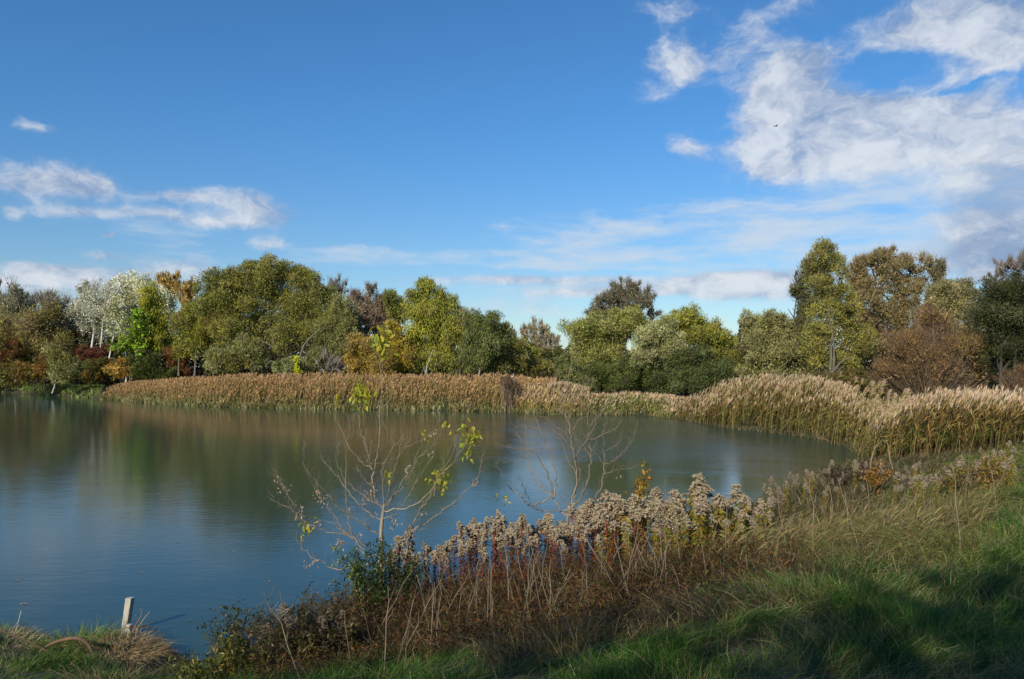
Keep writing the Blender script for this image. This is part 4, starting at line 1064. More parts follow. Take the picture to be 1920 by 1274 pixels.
# ------------------------------------------------------------------ goldenrod
def goldenrod(style, h, seed):
    """unit height plant (scaled by h): red stem, narrow leaves, arching panicle of pale seed fluff"""
    root = empty('goldenrod', (0, 0, -20), None, 'goldenrod')
    t = np.linspace(0, 1, 8)
    lean = rng.uniform(-.05, .09)
    sp = np.stack([lean * t * t, rng.uniform(-.05, .05) * t * t, t * .93], 1) * h
    mb = MB()
    stemc = {'red': (.30, .035, .040), 'green': (.20, .10, .04), 'brown': (.13, .075, .05)}[style]
    tubes(mb, sp[None], np.linspace(.0075, .0034, 8)[None], 5, np.array(stemc))
    def at(f):
        return np.stack([np.interp(f, t, sp[:, i]) for i in range(3)], 1)
    # panicle branches
    nb = 30
    f0 = rng.uniform(.70, .84); f = np.linspace(f0, .99, nb); a = rng.uniform(0, 6.28, nb)
    st = at(f); bl = (.025 + rng.uniform(.055, .105) * np.sin((1 - f) / (1 - f0) * 2.2)) * h * rng.uniform(.5, 1.25, nb)
    tt = np.linspace(0, 1, 6)[None, :, None]
    dv = np.stack([np.cos(a) * .8, np.sin(a) * .8, np.full(nb, .95)], 1)
    P = st[:, None] + dv[:, None] * bl[:, None, None] * tt + np.array([0, 0, -.75]) * bl[:, None, None] * tt * tt
    tubes(mb, P, np.full((nb, 6), .0022), 3, np.array(stemc) * .8)
    mb.build('stem', M_TWIG, root, True)
    # fluff along the upper side of the branches
    mf = MB()
    per = 17
    ii = np.repeat(np.arange(nb), per); u = rng.random(len(ii)) ** .7
    k = u * 5; k0 = np.minimum(k.astype(int), 4); fr = (k - k0)[:, None]
    pos = P[ii, k0] * (1 - fr) + P[ii, k0 + 1] * fr + rng.normal(0, .006, (len(ii), 3)) + [0, 0, .008]
    n = len(pos)
    fl = {'red': [(.48, .40, .27), (.32, .25, .165), (.58, .50, .35)], 'green': [(.48, .40, .27), (.32, .25, .165), (.56, .48, .34)], 'brown': [(.42, .35, .26), (.34, .27, .20)]}[style]
    s = rng.uniform(.0055, .0125, n)
    oct_ = np.array([(1, 0, 0), (-1, 0, 0), (0, 1, 0), (0, -1, 0), (0, 0, 1), (0, 0, -1)], float)
    v = pos[:, None] + oct_[None] * s[:, None, None] * rng.uniform(.6, 1.3, (n, 6, 1))
    tr = np.array([(0, 2, 4), (2, 1, 4), (1, 3, 4), (3, 0, 4), (2, 0, 5), (1, 2, 5), (3, 1, 5), (0, 3, 5)])
    mf.add(v.reshape(-1, 3), None, ((np.arange(n) * 6)[:, None, None] + tr[None]).reshape(-1, 3), np.repeat(col_jit(fl, n, .14, .03), 6, 0))
    mf.build('seed_head', M_FLUFF, root)
    # leaves
    nl = {'red': 165, 'green': 180, 'brown': 70}[style]
    f = rng.uniform(.12, .86, nl); a = rng.uniform(0, 6.28, nl); st = at(f)
    pal = {'red': [(.20, .10, .03), (.13, .07, .03), (.09, .05, .025), (.36, .22, .03), (.16, .04, .03), (.07, .035, .02)],
           'green': [(.26, .28, .035), (.34, .32, .04), (.16, .20, .03), (.42, .28, .03), (.30, .13, .02)],
           'brown': [(.13, .09, .045), (.18, .13, .05), (.10, .10, .03)]}[style]
    ml = MB()
    ribbons(ml, st, np.stack([np.cos(a), np.sin(a), rng.uniform(-.1, .7, nl)], 1), rng.uniform(.05, .115, nl) * (1.1 if style == 'green' else .8), .016 if style == 'green' else .010,
            np.stack([0 * a, 0 * a, -rng.uniform(.2, .9, nl)], 1), 3, col_jit(pal, nl, .2))
    ml.build('leaf_blades', M_NEAR, root)
    return root

NPR = 7
GR = {s: [goldenrod(s, 1.0, i) for i in range(NPR)] for s in ('red', 'green', 'brown')}
first_used = {}
def place_rod(style, X, Ytop, D, label, group):
    x = (X - 960) / F * D
    g = g1(x, D)
    if sdist([x], [D])[0] < .05: return
    zt = H + (HOR - Ytop) / F * D
    h = zt - g
    if h < .45: return
    h = min(h, 1.75)
    i = random.randrange(NPR); p = GR[style][i]
    s = (h * random.uniform(.9, 1.1), h * random.uniform(.9, 1.1), h)
    k = (style, i)
    if k not in first_used:
        first_used[k] = 1
        p.location = (x, D, g - .02); p.rotation_euler = (random.gauss(0, .05), random.gauss(0, .06), random.uniform(0, 6.28)); p.scale = s
        p['label'] = label; p['group'] = group; p['category'] = 'goldenrod'
    else:
        dup(p, (x, D, g - .02), random.uniform(0, 6.28), s, label, group, (random.gauss(0, .05), random.gauss(0, .06)))

prof_x = [720, 745, 800, 850, 880, 950, 1050, 1100, 1160, 1220, 1280, 1350, 1400, 1440]
prof_y = [1030, 1000, 1008, 985, 962, 948, 955, 936, 922, 915, 900, 905, 922, 950]
def shore_D(X):
    for D in np.arange(22, 6, -.1):
        if sdist([(X - 960) / F * D], [D])[0] > .1: return D
    return 8
for row, (off, dy, n) in enumerate(((.25, 0, 56), (.8, 8, 56), (1.4, 20, 54), (2.1, 36, 44))):
    for i in range(n):
        X = 725 + (1435 - 725) * (i + random.random()) / n
        if row == 3 and X < 900: continue
        D = np.interp(X, [725, 850, 950, 1150, 1300, 1435], [11.0, 11.3, 11.3, 10.9, 10.5, 11.0]) - row * .42 - random.random() * .4
        Yt = np.interp(X, prof_x, prof_y) + dy + random.gauss(8, 15)
        if 1225 < X < 1425 or X > 1120 and random.random() < .45:
            st, lb, gr = 'green', 'leafy green and yellow goldenrod with pale seed head right of the bare sapling', 'leafy goldenrods in front of the pond'
        else:
            wh = 'nearer the yellow leaved sapling' if X < 900 else 'nearer the bare sapling' if X < 1060 else 'right of the bare sapling'
            st, lb, gr = 'red', 'red stemmed goldenrod with pale seed head ' + wh, 'red stemmed goldenrods in front of the pond, ' + wh
        place_rod(st, X, Yt, D, lb, gr)
# right hand strip running away along the shore
for i in range(110):
    X = random.uniform(1435, 1930)
    D = shore_D(X) if X < 1660 else random.uniform(17, 21)
    D = D - random.uniform(.4, 5.5)
    x_ = (X - 960) / F * D
    Yt = HOR + (H - (g1(x_, D) + random.uniform(.5, .85))) / D * F
    place_rod(random.choice(['brown', 'brown', 'green']), X, Yt, D, 'brown seeding goldenrod on the bank in front of the right reeds', 'goldenrods along the right bank')
# the darker plants at the bottom left
for i in range(26):
    X = random.uniform(500, 650); D = random.uniform(7.0, 8.6)
    place_rod('brown', X, np.interp(X, [500, 540, 600, 650], [1150, 1128, 1126, 1130]) + random.gauss(14, 10), D, 'low brown goldenrod left of the green bramble bush', 'low goldenrods at the lower left')
for i in range(5):
    X = random.uniform(400, 450); place_rod('green', X, 1200 + random.uniform(0, 25), random.uniform(7.0, 7.5), 'short yellow leaved goldenrod at the water edge, lower left', 'short goldenrods at the lower left')
for (s_, i_), _ in list(first_used.items()): pass
for s_ in GR:
    for i_, p_ in enumerate(GR[s_]):
        if (s_, i_) not in first_used:
            for c_ in list(p_.children): bpy.data.objects.remove(c_)
            bpy.data.objects.remove(p_)

# dead herb stems under and before the goldenrods: far too many to count
n = 15000
y_ = rng.uniform(6.2, 12.2, n); X_ = rng.uniform(430, 1500, n); x_ = (X_ - 960) / F * y_
sd_ = sdist(x_, y_); z_ = ground(x_, y_)
m_ = (sd_ > .1) & ((y_ < 9.7) | (X_ < 720) | (rng.random(n) < .15)) & ((X_ < 1130) | (y_ < 8.6)) & (HOR + (H - z_) / y_ * F < green_edge(X_) - 8) & (rng.random(n) < np.interp(X_, [430, 600, 1250, 1500], [.6, 1, .9, .25]))
x_, y_, z_, X_ = x_[m_], y_[m_], z_[m_], X_[m_]; n = len(x_)
fr_ = sstep(y_, 6.8, 10.0)
mb = MB()
cl_ = vnoise(x_, y_, .5, 91)
dv = np.stack([rng.normal(0, .28, n) + cl_ * .7, rng.normal(0, .25, n), np.ones(n)], 1)
ln = rng.uniform(.22, .55, n) * (.6 + .55 * fr_) * np.where(y_ > 9.6, .6, 1)
cc = col_jit([(.09, .06, .035), (.06, .038, .026), (.24, .175, .105), (.12, .032, .028), (.045, .033, .02), (.05, .04, .022)], n, .2)
ribbons(mb, np.stack([x_, y_, z_], 1), dv, ln, rng.uniform(.004, .008, n), np.stack([rng.normal(0, .2, n), rng.normal(0, .2, n), -rng.uniform(0, .3, n)], 1), 3, cc, 'grass')
k_ = rng.integers(0, n, 22000); f_ = rng.uniform(.2, .95, len(k_))
ribbons(mb, (np.stack([x_, y_, z_], 1) + 0)[k_] + unit(dv)[k_] * (ln[k_] * f_)[:, None], rng.normal(0, 1, (len(k_), 3)) * [1, 1, .5], rng.uniform(.03, .08, len(k_)), .011, np.array([0, 0, -.5]), 2,
        col_jit([(.09, .06, .03), (.06, .04, .02), (.15, .10, .04), (.07, .085, .022), (.19, .09, .025), (.04, .03, .018)], len(k_), .25))
tag(mb.build('dead_herbs', M_DRY), 'dense brown and reddish dead herb stems below the goldenrods', 'herbs', kind='stuff')

# bare dead stalks, pale, leaning among the herbs
def stalk_proto(h):
    mb = MB(); t = np.linspace(0, 1, 6)
    P = np.stack([.08 * t * t + rng.normal(0, .01, 6), rng.normal(0, .01, 6), t], 1) * h
    tubes(mb, P[None], np.linspace(.0055, .0025, 6)[None], 5, np.array((.24, .19, .125)))
    for f in (.55, .75, .88):
        i = int(f * 5); a = rng.uniform(0, 6.28)
        q = P[i] + np.linspace(0, 1, 3)[:, None] * np.array([math.cos(a) * .08, math.sin(a) * .08, .12])
        tubes(mb, q[None], np.full((1, 3), .0022), 3, np.array((.22, .17, .11)))
    o = mb.build('dry_stalk', M_TWIG, None, True)
    return o
SP = [stalk_proto(h) for h in (.75, .9, 1.05, .6)]
k = 0
for i in range(40, 150):
    if i < 100: X = random.uniform(740, 1330); D = random.uniform(6.4, 8.4)
    elif i < 130: X = random.uniform(1300, 1880); D = random.uniform(6.5, 12)
    else: X = random.uniform(440, 760); D = random.uniform(6, 8.2)
    x_ = (X - 960) / F * D
    if sdist([x_], [D])[0] < .2: continue
    p_ = SP[i % 4]
    o = p_ if k < 4 else p_.copy()
    if k >= 4: C.objects.link(o)
    k += 1
    o.location = (x_, D, g1(x_, D) - .02)
    o.rotation_euler = (random.gauss(0, .28), random.gauss(.12, .32), random.uniform(0, 6.28)); s = random.uniform(.6, 1.1); o.scale = (s, s, s)
    if i < 100: wh = 'red stemmed goldenrods left of the bare sapling' if X < 1030 else 'leafy goldenrods right of the bare sapling'; tag(o, 'pale dead stalk leaning below the ' + wh, 'dead stalk', 'dead stalks below the ' + wh)
    elif i < 130: tag(o, 'pale dead stalk in the dry grass on the right slope', 'dead stalk', 'dead stalks on the right slope')
    else: tag(o, 'pale dead stalk in the dark herbs at the lower left', 'dead stalk', 'dead stalks at the lower left')

# ------------------------------------------------------------------ near bushes
def leafy_bush(name, label, X, D, w, h, n, pal, ns=26, leaf=(.05, .022), cat='bush', stemc=(.09, .06, .04)):
    x_ = (X - 960) / F * D; g = g1(x_, D)
    root = empty(name, (x_, D, g - .03), label, cat)
    mb = MB(); a = rng.uniform(0, 6.28, ns); r = rng.random(ns) ** .5 * w
    t = np.linspace(0, 1, 6)[None, :, None]
    hh = h * rng.uniform(.55, 1.05, ns) * (1 - .35 * (r / w) ** 2)
    P = np.stack([np.cos(a) * r, np.sin(a) * r * .8, hh], 1)[:, None] * t
    P[..., 2] += (np.sin(t[..., 0] * 2.6) * .12 * h)
    P[..., :2] *= (.35 + .65 * t)
    tubes(mb, P, np.linspace(.006, .002, 6)[None] * np.ones((ns, 1)), 4, np.array(stemc))
    mb.build('stems', M_TWIG, root, True)
    ii = rng.integers(0, ns, n); u = rng.random(n) ** .6 * 4.99; k0 = u.astype(int); fr = (u - k0)[:, None]
    pos = P[ii, k0] * (1 - fr) + P[ii, k0 + 1] * fr + rng.normal(0, .035, (n, 3))
    ml = MB()
    ribbons(ml, pos, rng.normal(0, 1, (n, 3)) + [0, 0, .1], rng.uniform(.6, 1.2, n) * leaf[0], leaf[1], np.array([0, 0, -.4]), 2, col_jit(pal, n, .22))
    ml.build('leaves', M_NEAR, root)
    return root
GB = [(.045, .085, .018), (.06, .11, .022), (.12, .15, .03), (.035, .06, .015)]
leafy_bush('bramble_bush', 'dark green bush round the foot of the yellow leaved sapling', 705, 9.7, .62, 1.0, 2600, GB, 44)
leafy_bush('bramble_bush', 'bright green leafy shoots left of the sapling trunk', 672, 9.6, .22, 1.02, 420, [(.16, .24, .03), (.2, .26, .04), (.07, .13, .02)], 14)
leafy_bush('bramble_bush', 'dark green bush between the sapling and the red stems', 760, 9.9, .35, .72, 900, GB, 20)
leafy_bush('herb_clump', 'yellow green leafy clump at the water edge at the bottom left', 395, 6.9, .45, .42, 1300, [(.20, .20, .035), (.12, .16, .03), (.30, .26, .04), (.08, .10, .02)], 30, (.06, .018), 'plant')
leafy_bush('herb_clump', 'yellowish leafy plants with pinkish tips above the bottom left corner of the dark herbs', 440, 7.0, .32, .52, 900, [(.26, .23, .04), (.16, .18, .03), (.32, .25, .05)], 22, (.06, .016), 'plant')
leafy_bush('bramble_bush', 'dark trailing bramble reaching over the water at the lower left', 450, 7.9, .45, .80, 900, [(.05, .075, .018), (.08, .09, .02), (.13, .12, .03)], 24, (.045, .022))
leafy_bush('herb_clump', 'dark brown herbs under the low goldenrods at the lower left', 560, 7.3, .75, .75, 3000, [(.10, .075, .025), (.14, .10, .035), (.08, .085, .022), (.18, .14, .04)], 50, (.05, .016), 'plant')
leafy_bush('herb_clump', 'orange and red leafed undergrowth left of the sapling foot', 640, 8.7, .4, .62, 1000, [(.20, .13, .03), (.14, .09, .03), (.10, .10, .03), (.2, .07, .03)], 22, (.045, .02), 'plant')
leafy_bush('golden_sapling', 'small sapling of golden leaves above the pale seed heads', 1205, 12.2, .10, 1.72, 260, [(.42, .24, .03), (.36, .19, .025), (.46, .30, .04)], 5, (.07, .05), 'sapling')
leafy_bush('golden_sapling', 'small brown leaved sapling left of the golden leaved one', 1160, 12.1, .16, 1.5, 130, [(.26, .15, .03), (.2, .11, .03)], 6, (.06, .045), 'sapling')
leafy_bush('yellow_herb', 'lone yellow leaved herb in the dry grass right of the middle', 1338, 6.1, .05, .26, 60, [(.34, .30, .04), (.28, .28, .04)], 3, (.055, .012), 'plant')
for X, D, lab, pal in ((1645, 18.5, 'orange leaved plant on the bank below the reeds', [(.36, .20, .04), (.26, .13, .03)]), (1850, 14.5, 'golden leaved plant at the right on the bank crest', [(.34, .23, .05), (.26, .18, .04)]),
                       (1790, 15.5, 'yellow brown herb on the bank crest left of the golden leaved plant', [(.25, .19, .06), (.18, .14, .05)])):
    leafy_bush('autumn_herb', lab, X, D, .45, .85, 900, pal, 18, (.07, .03), 'plant')
for X, D, lab in ((1622, 20.5, 'blackish dead herb at the water edge below the reeds'), (1580, 20.0, 'dark dead herb where the right bank meets the water')):
    leafy_bush('dark_herb', lab, X, D, .7, .8, 1100, [(.035, .022, .018), (.05, .03, .022)], 30, (.05, .02), 'plant')

# ------------------------------------------------------------------ the two saplings, traced branch by branch
def px5(p): return (480 + p[0] * .3925, 600 + p[1] * .3925)
def px6(p): return (880 + p[0] * .3219, 640 + p[1] * .3219)
def sapling(name, label, D, trunk, branches, conv, r_tr, bark, ntw, rb=(.0085, .0024)):
    foot = W(*conv(trunk[0]), D)
    g = g1(foot[0], D)
    foot[2] = g - .05
    root = empty(name, foot, label, 'sapling')
    O = foot.copy()
    tp = [foot] + [W(*conv(p), D) for p in trunk[1:]]
    mb = MB()
    tubes(mb, (catmull(tp, 12) - O)[None], np.linspace(r_tr, r_tr * .55, 12)[None], 10, np.array(bark))
    mb.build('trunk', M_TWIG, root, True)
    ends = []
    for br in branches:
        k = D / F
        sl = rng.uniform(-.35, .35); c0 = rng.uniform(-.03, .03)
        pts = [W(*conv(p), D) for p in br]
        ln = np.concatenate([[0], np.cumsum([np.linalg.norm(pts[i + 1] - pts[i]) for i in range(len(pts) - 1)])])
        q = []
        for p, l_, P3 in zip(br, ln, pts):
            q.append(W(*conv(p), D + sl * l_))
        q = catmull(q, max(8, len(br) * 4))
        q[1:-1] += rng.normal(0, .010, (len(q) - 2, 3))
        L_ = ln[-1]
        r1 = max(rb[1], rb[0] * min(1.2, L_ / 1.2))
        rr = np.linspace(r1, rb[1] * .6, len(q))
        mb = MB(); tubes(mb, (q - O)[None], rr[None], 6, np.array(bark) * rng.uniform(.75, 1.1))
        # side twigs and buds belong to the branch
        nt = int(ntw * L_)
        i = rng.integers(2, len(q) - 1, nt); st = q[i]; tg = unit(q[np.minimum(i + 1, len(q) - 1)] - q[i - 1])
        dv = unit(tg * .7 + rng.normal(0, .6, (nt, 3)) * [1, .6, 1] + [0, 0, .25]); tl = rng.uniform(.05, .28, nt) * (1 - .5 * i / len(q))
        tt = np.linspace(0, 1, 4)[None, :, None]
        P = st[:, None] + dv[:, None] * tl[:, None, None] * tt + np.array([0, 0, .25]) * tl[:, None, None] * tt * tt
        if nt: tubes(mb, P - O, np.linspace(1, .5, 4)[None] * .0020 * np.ones((nt, 1)), 3, np.array(bark) * .85)
        mb.build('branch', M_TWIG, root, True)
        ends.append(q)
    return root, O, ends

T1 = [(597, 1240), (597, 1150), (597, 1040), (602, 960), (610, 905), (613, 880)]
B1 = [[(612, 905), (585, 880), (567, 840), (560, 770), (570, 690), (585, 600), (592, 480), (602, 380), (598, 280), (590, 200), (585, 140), (583, 60)],
      [(612, 890), (620, 860), (640, 780), (665, 700), (692, 620), (700, 545)],
      [(692, 605), (720, 610), (790, 575), (840, 530), (890, 465)],
      [(556, 715), (500, 675), (440, 590), (400, 510), (375, 450)],
      [(553, 715), (535, 640), (522, 540), (512, 400)],
      [(553, 690), (522, 600), (500, 510), (485, 440)],
      [(585, 1025), (520, 975), (440, 930), (380, 880), (330, 820), (265, 745), (230, 680), (237, 575)],
      [(520, 1080), (450, 1035), (340, 1015), (280, 990), (230, 960), (170, 905), (110, 880), (60, 815)],
      [(190, 900), (140, 820), (105, 750), (98, 705)],
      [(450, 1035), (400, 970), (350, 905), (300, 850), (255, 760)],
      [(615, 905), (650, 850), (700, 780), (760, 690), (800, 640), (850, 600), (895, 520)],
      [(612, 915), (700, 900), (780, 870), (840, 810), (880, 750), (930, 690), (970, 640), (1010, 570)],
      [(680, 1045), (760, 1000), (830, 960), (900, 910), (980, 840), (1040, 780), (1075, 700), (1085, 620)],
      [(690, 1200), (720, 1100), (740, 1000), (790, 900), (830, 840), (870, 760), (940, 640), (955, 560)],
      [(520, 1100), (450, 1020), (435, 900), (430, 700), (440, 560), (470, 450)],
      [(600, 960), (510, 900), (440, 820), (400, 760), (345, 700), (300, 650)],
      [(611, 885), (606, 800), (600, 720), (640, 640), (700, 545)],
      [(600, 1120), (520, 1120), (470, 1060), (400, 1000), (340, 960)],
      [(560, 1160), (480, 1180), (380, 1190), (300, 1150), (240, 1110), (200, 1060), (190, 1010)],
      [(612, 900), (560, 870), (500, 830), (450, 790), (410, 740), (380, 660), (400, 580)],
      [(613, 885), (680, 820), (740, 740), (770, 640), (800, 560)],
      [(604, 950), (660, 930), (720, 850), (760, 790), (800, 720), (840, 660)],
      [(570, 690), (620, 680), (690, 640), (740, 560)],
      [(600, 480), (640, 560), (690, 605)],
      [(560, 800), (500, 740), (480, 690)], [(570, 690), (545, 650), (550, 570)],
      [(850, 840), (900, 680), (960, 540)]]
D1 = 10.6
BARK_SAP = (.29, .24, .165)
sap1, O1, q1 = sapling('yellow_leaved_sapling', 'slender sapling with yellow leaf tufts and dry seeds standing left of centre', D1, T1, B1, px5, .033, BARK_SAP, 30, rb=(.0085, .0024))

def leaf_mesh(pal):
    mb = MB()
    # one leaflet: pointed, folded along the midrib
    t = np.array([0, .25, .55, .8, 1.0]); w = np.array([.03, .22, .26, .14, 0])
    rows = []
    for a, b in zip(t, w):
        z = -.25 * a * a
        rows += [(-b, a, z + b * .35), (0, a, z), (b, a, z + b * .35)]
    q = []
    for i in range(4):
        o = i * 3
        q += [[o, o + 1, o + 4, o + 3], [o + 1, o + 2, o + 5, o + 4]]
    mb.add(np.array(rows) * [.055, .070, .070], q, None, np.array(pal))
    return mb.mesh('leaf', M_NEAR, True)
LM = [leaf_mesh(c) for c in ((.50, .46, .035), (.42, .42, .04), (.32, .38, .04), (.56, .44, .05))]
def put_leaves(root, O, center, D, n, spread, size=1.0, kinds=LM, name='leaf'):
    c = W(*center, D)
    for i in range(int(n * 2.0)):
        o = bpy.data.objects.new(name, kinds[random.randrange(len(kinds))]); C.objects.link(o); o.parent = root
        o.location = Vector(c - O) + Vector((random.gauss(0, spread), random.gauss(0, spread), random.gauss(0, spread * 1.15)))
        o.rotation_euler = (random.uniform(-2.4, -.6), random.gauss(0, .6), random.uniform(0, 6.28)); s = size * random.uniform(.75, 1.25); o.scale = (s, s, s)
for (cx, cy, n, sp, s_) in ((590, 80, 15, .06, 1.5), (612, 105, 13, .06, 1.5), (588, 140, 9, .05, 1.3), (500, 320, 15, .06, 1.45), (510, 365, 15, .065, 1.4), (475, 350, 6, .04, 1.0), (395, 360, 3, .02, .8), (392, 392, 3, .02, .8),
                            (1005, 530, 13, .055, 1.15), (1045, 560, 13, .055, 1.15), (1000, 600, 8, .05, 1.0), (910, 512, 5, .04, 1.0), (1005, 655, 4, .04, 1.0), (880, 735, 13, .06, 1.15), (885, 800, 9, .05, 1.1), (910, 755, 6, .04, 1.), (825, 765, 4, .03, .9),
                            (630, 745, 7, .04, .8), (250, 990, 9, .05, 1.1), (205, 1035, 4, .03, .9), (375, 1090, 6, .04, .7), (385, 1150, 7, .05, .7), (805, 545, 4, .03, .8), (825, 560, 3, .03, .8)):
    put_leaves(sap1, O1, px5((cx, cy)), D1, n, sp, s_)
SM = [leaf_mesh(c) for c in ((.50, .36, .24), (.58, .46, .34), (.40, .26, .15))]
for m_ in SM: m_.name = 'seed_wing'
for (cx, cy, n, sp) in ((320, 850, 16, .05), (300, 830, 8, .04), (205, 915, 14, .045), (215, 940, 12, .05), (535, 840, 12, .04), (520, 865, 8, .03), (660, 970, 14, .045), (1050, 775, 12, .03), (400, 1075, 12, .04), (285, 1145, 10, .035), (240, 1172, 8, .035),
                        (570, 930, 5, .02), (490, 1030, 5, .03), (790, 915, 8, .03), (730, 700, 8, .03), (110, 760, 5, .04), (130, 810, 8, .05), (830, 635, 6, .03), (445, 905, 4, .02), (300, 965, 5, .03), (850, 540, 6, .03), (390, 1050, 6, .03), (560, 800, 6, .03)):
    put_leaves(sap1, O1, px5((cx, cy)), D1, n, sp, .52, SM, 'seed_wing')

T2 = [(560, 1060), (575, 1000), (590, 965), (598, 930)]
B2 = [[(592, 960), (605, 900), (628, 800), (615, 700), (600, 600), (585, 520), (570, 450), (545, 390), (530, 320), (525, 240), (518, 160)],
      [(598, 940), (620, 870), (640, 760), (625, 690), (610, 600)],
      [(598, 965), (640, 920), (680, 840), (700, 740), (708, 680), (700, 600), (695, 500), (690, 430), (700, 330), (715, 220)],
      [(560, 1020), (530, 980), (480, 900), (430, 860), (370, 780), (340, 700), (330, 560), (322, 400)],
      [(490, 900), (465, 800), (410, 690), (370, 640), (300, 630), (220, 620), (150, 590)],
      [(495, 905), (505, 810), (480, 680), (440, 580), (400, 480), (380, 420)],
      [(590, 1010), (700, 950), (735, 910), (770, 840), (785, 720), (785, 640), (775, 550), (800, 470)],
      [(785, 720), (850, 690), (900, 640), (950, 580), (975, 490)],
      [(775, 775), (860, 750), (930, 740), (990, 715)],
      [(785, 720), (740, 650), (720, 600)],
      [(615, 690), (650, 620), (690, 560), (740, 470), (790, 400)],
      [(590, 530), (640, 462), (700, 440), (760, 430)],
      [(700, 580), (780, 545), (860, 500), (885, 460)],
      [(480, 900), (360, 960), (300, 900), (230, 850), (190, 780), (145, 700)],
      [(530, 990), (380, 975), (330, 880), (280, 780)],
      [(570, 450), (600, 360), (640, 240)], [(575, 460), (620, 380), (670, 290), (690, 230)], [(560, 420), (500, 370), (470, 300)], [(545, 390), (575, 250), (600, 100), (598, 40)], [(530, 320), (500, 260), (490, 200)],
      [(600, 600), (560, 540), (500, 500), (440, 450), (340, 400)], [(610, 640), (540, 560), (470, 520), (330, 500), (260, 500)], [(370, 640), (330, 680), (260, 700), (180, 710)],
      [(625, 780), (580, 700), (540, 600), (500, 540)], [(708, 690), (660, 600), (610, 560), (590, 480)], [(370, 645), (290, 560), (270, 500)], [(690, 430), (640, 340), (625, 250)], [(695, 500), (760, 420), (780, 330)],
      [(800, 640), (860, 600), (890, 540)], [(570, 450), (520, 400), (420, 370)]]
D2 = 12.2
sap2, O2, q2 = sapling('bare_sapling', 'leafless sapling with several thin stems standing right of centre', D2, T2, B2, px6, .025, (.27, .21, .145), 34, rb=(.0105, .0022))
put_leaves(sap2, O2, px6((190, 905)), D2, 8, .06, .9)
put_leaves(sap2, O2, px6((870, 770)), D2, 5, .07, .45, SM)

# ------------------------------------------------------------------ post, bent root and the left bank
def box_mesh(mb, c0, c1, wx, wy, col, side=(1, 0, 0)):
    """prism from point c0 to c1, wx wide along side and wy deep, chipped a little"""
    c0 = np.array(c0, float); c1 = np.array(c1, float); sd = unit(np.array(side, float)); dp = unit(np.cross(c1 - c0, sd))
    rows = []
    K = 9
    for t in np.linspace(0, 1, K):
        c = c0 * (1 - t) + c1 * t
        b = .12
        for a, d in ((-1 + b, -1), (1 - b, -1), (1, -1 + b), (1, 1 - b), (1 - b, 1), (-1 + b, 1), (-1, 1 - b), (-1, -1 + b)):
            rows.append(c + sd * wx * .5 * a * (1 + rng.normal(0, .03)) + dp * wy * .5 * d * (1 + rng.normal(0, .03)))
    q = []
    for s in range(K - 1):
        for i in range(8):
            j = (i + 1) % 8
            q.append([s * 8 + i, s * 8 + j, (s + 1) * 8 + j, (s + 1) * 8 + i])
    o = (K - 1) * 8
    cl = np.array(col) * rng.uniform(.8, 1.12, (K * 8, 1))
    st = np.repeat(np.linspace(0, 1, K), 8) + rng.normal(0, .05, K * 8)       # green brown waterline stain on the foot
    cl[st < .42] = cl[st < .42] * .35 + np.array((.06, .065, .03)) * .65
    mb.add(rows, q, [[o, o + i, o + i + 1] for i in range(1, 7)], cl)
Dp = 10.15
foot = W(236, 1198, Dp); foot[2] = -.25
post = empty('concrete_post', foot, 'leaning pale weathered concrete post standing in the water at the lower left', 'post')
M_CONC = bark_mat('weathered_concrete', 14)
mb = MB(); a = W(233, 1195, Dp) - foot; b = W(244, 1121, Dp) - foot; a0 = a - (b - a) * .35
box_mesh(mb, a0, b, .082, .075, (.44, .42, .35), (1, -.25, 0)); mb.build('shaft', M_CONC, post)
mb = MB(); a = W(240.5, 1196, Dp - .075) - foot; b = W(243, 1171, Dp - .075) - foot; a0 = a - (b - a) * 1.0
box_mesh(mb, a0, b, .058, .05, (.48, .45, .39), (1, -.2, 0)); mb.build('side_block', M_CONC, post)

def rod(name, label, pts, D, r, col, cat, mat=M_TWIG, depth=None):
    pts = [W(X, Y, D if depth is None else dd) for (X, Y), dd in zip(pts, depth or [D] * len(pts))]
    q = catmull(pts, 22); O = q[0]
    mb = MB(); rr = np.interp(np.linspace(0, 1, 22), np.linspace(0, 1, len(r)), r)
    tubes(mb, (q - O)[None], rr[None], 8, np.array(col), cap=True)
    o = mb.build(name, mat, None, True, loc=O)
    return tag(o, label, cat)
bent = rod('bent_root', 'thick brown root arching over the bank edge in the bottom left corner', [(75, 1222), (90, 1211), (112, 1202), (140, 1197), (158, 1202), (170, 1216), (177, 1234), (180, 1246)], 8.6, [.013, .02, .022, .021, .019], (.13, .078, .042), 'root', M_BARK)
tw_ = MB(); p0 = np.array(bent.location); tubes(tw_, (catmull([W(114, 1201, 8.6), W(119, 1192, 8.6), W(125, 1184, 8.6), W(126, 1176, 8.6)], 6) - p0)[None], np.linspace(.006, .002, 6)[None], 4, np.array((.06, .05, .04))); tw_.build('twig', M_TWIG, bent, True)
rod('thin_root', 'thin dark root running down the dry bank edge at the left', [(-20, 1180), (10, 1186), (40, 1199), (70, 1212), (100, 1226)], 8.5, [.009, .008, .006], (.10, .06, .035), 'root')
rod('pale_stick', 'short upright pale stick on the bank at the left edge', [(30, 1184), (34, 1168), (40, 1146)], 8.7, [.004, .004, .005], (.45, .50, .42), 'stick')
rod('floating_twig', 'grey twig lying in the water near the left frame edge', [(14, 1143), (30, 1136), (47, 1131), (52, 1133), (64, 1140)], 11.38, [.006, .008, .006], (.20, .17, .14), 'twig')
rod('reddish_twig', 'reddish forked twig growing beside the concrete post', [(222, 1222), (238, 1205), (250, 1180), (262, 1160), (266, 1148), (263, 1142)], 9.9, [.005, .006, .003], (.34, .16, .10), 'twig')
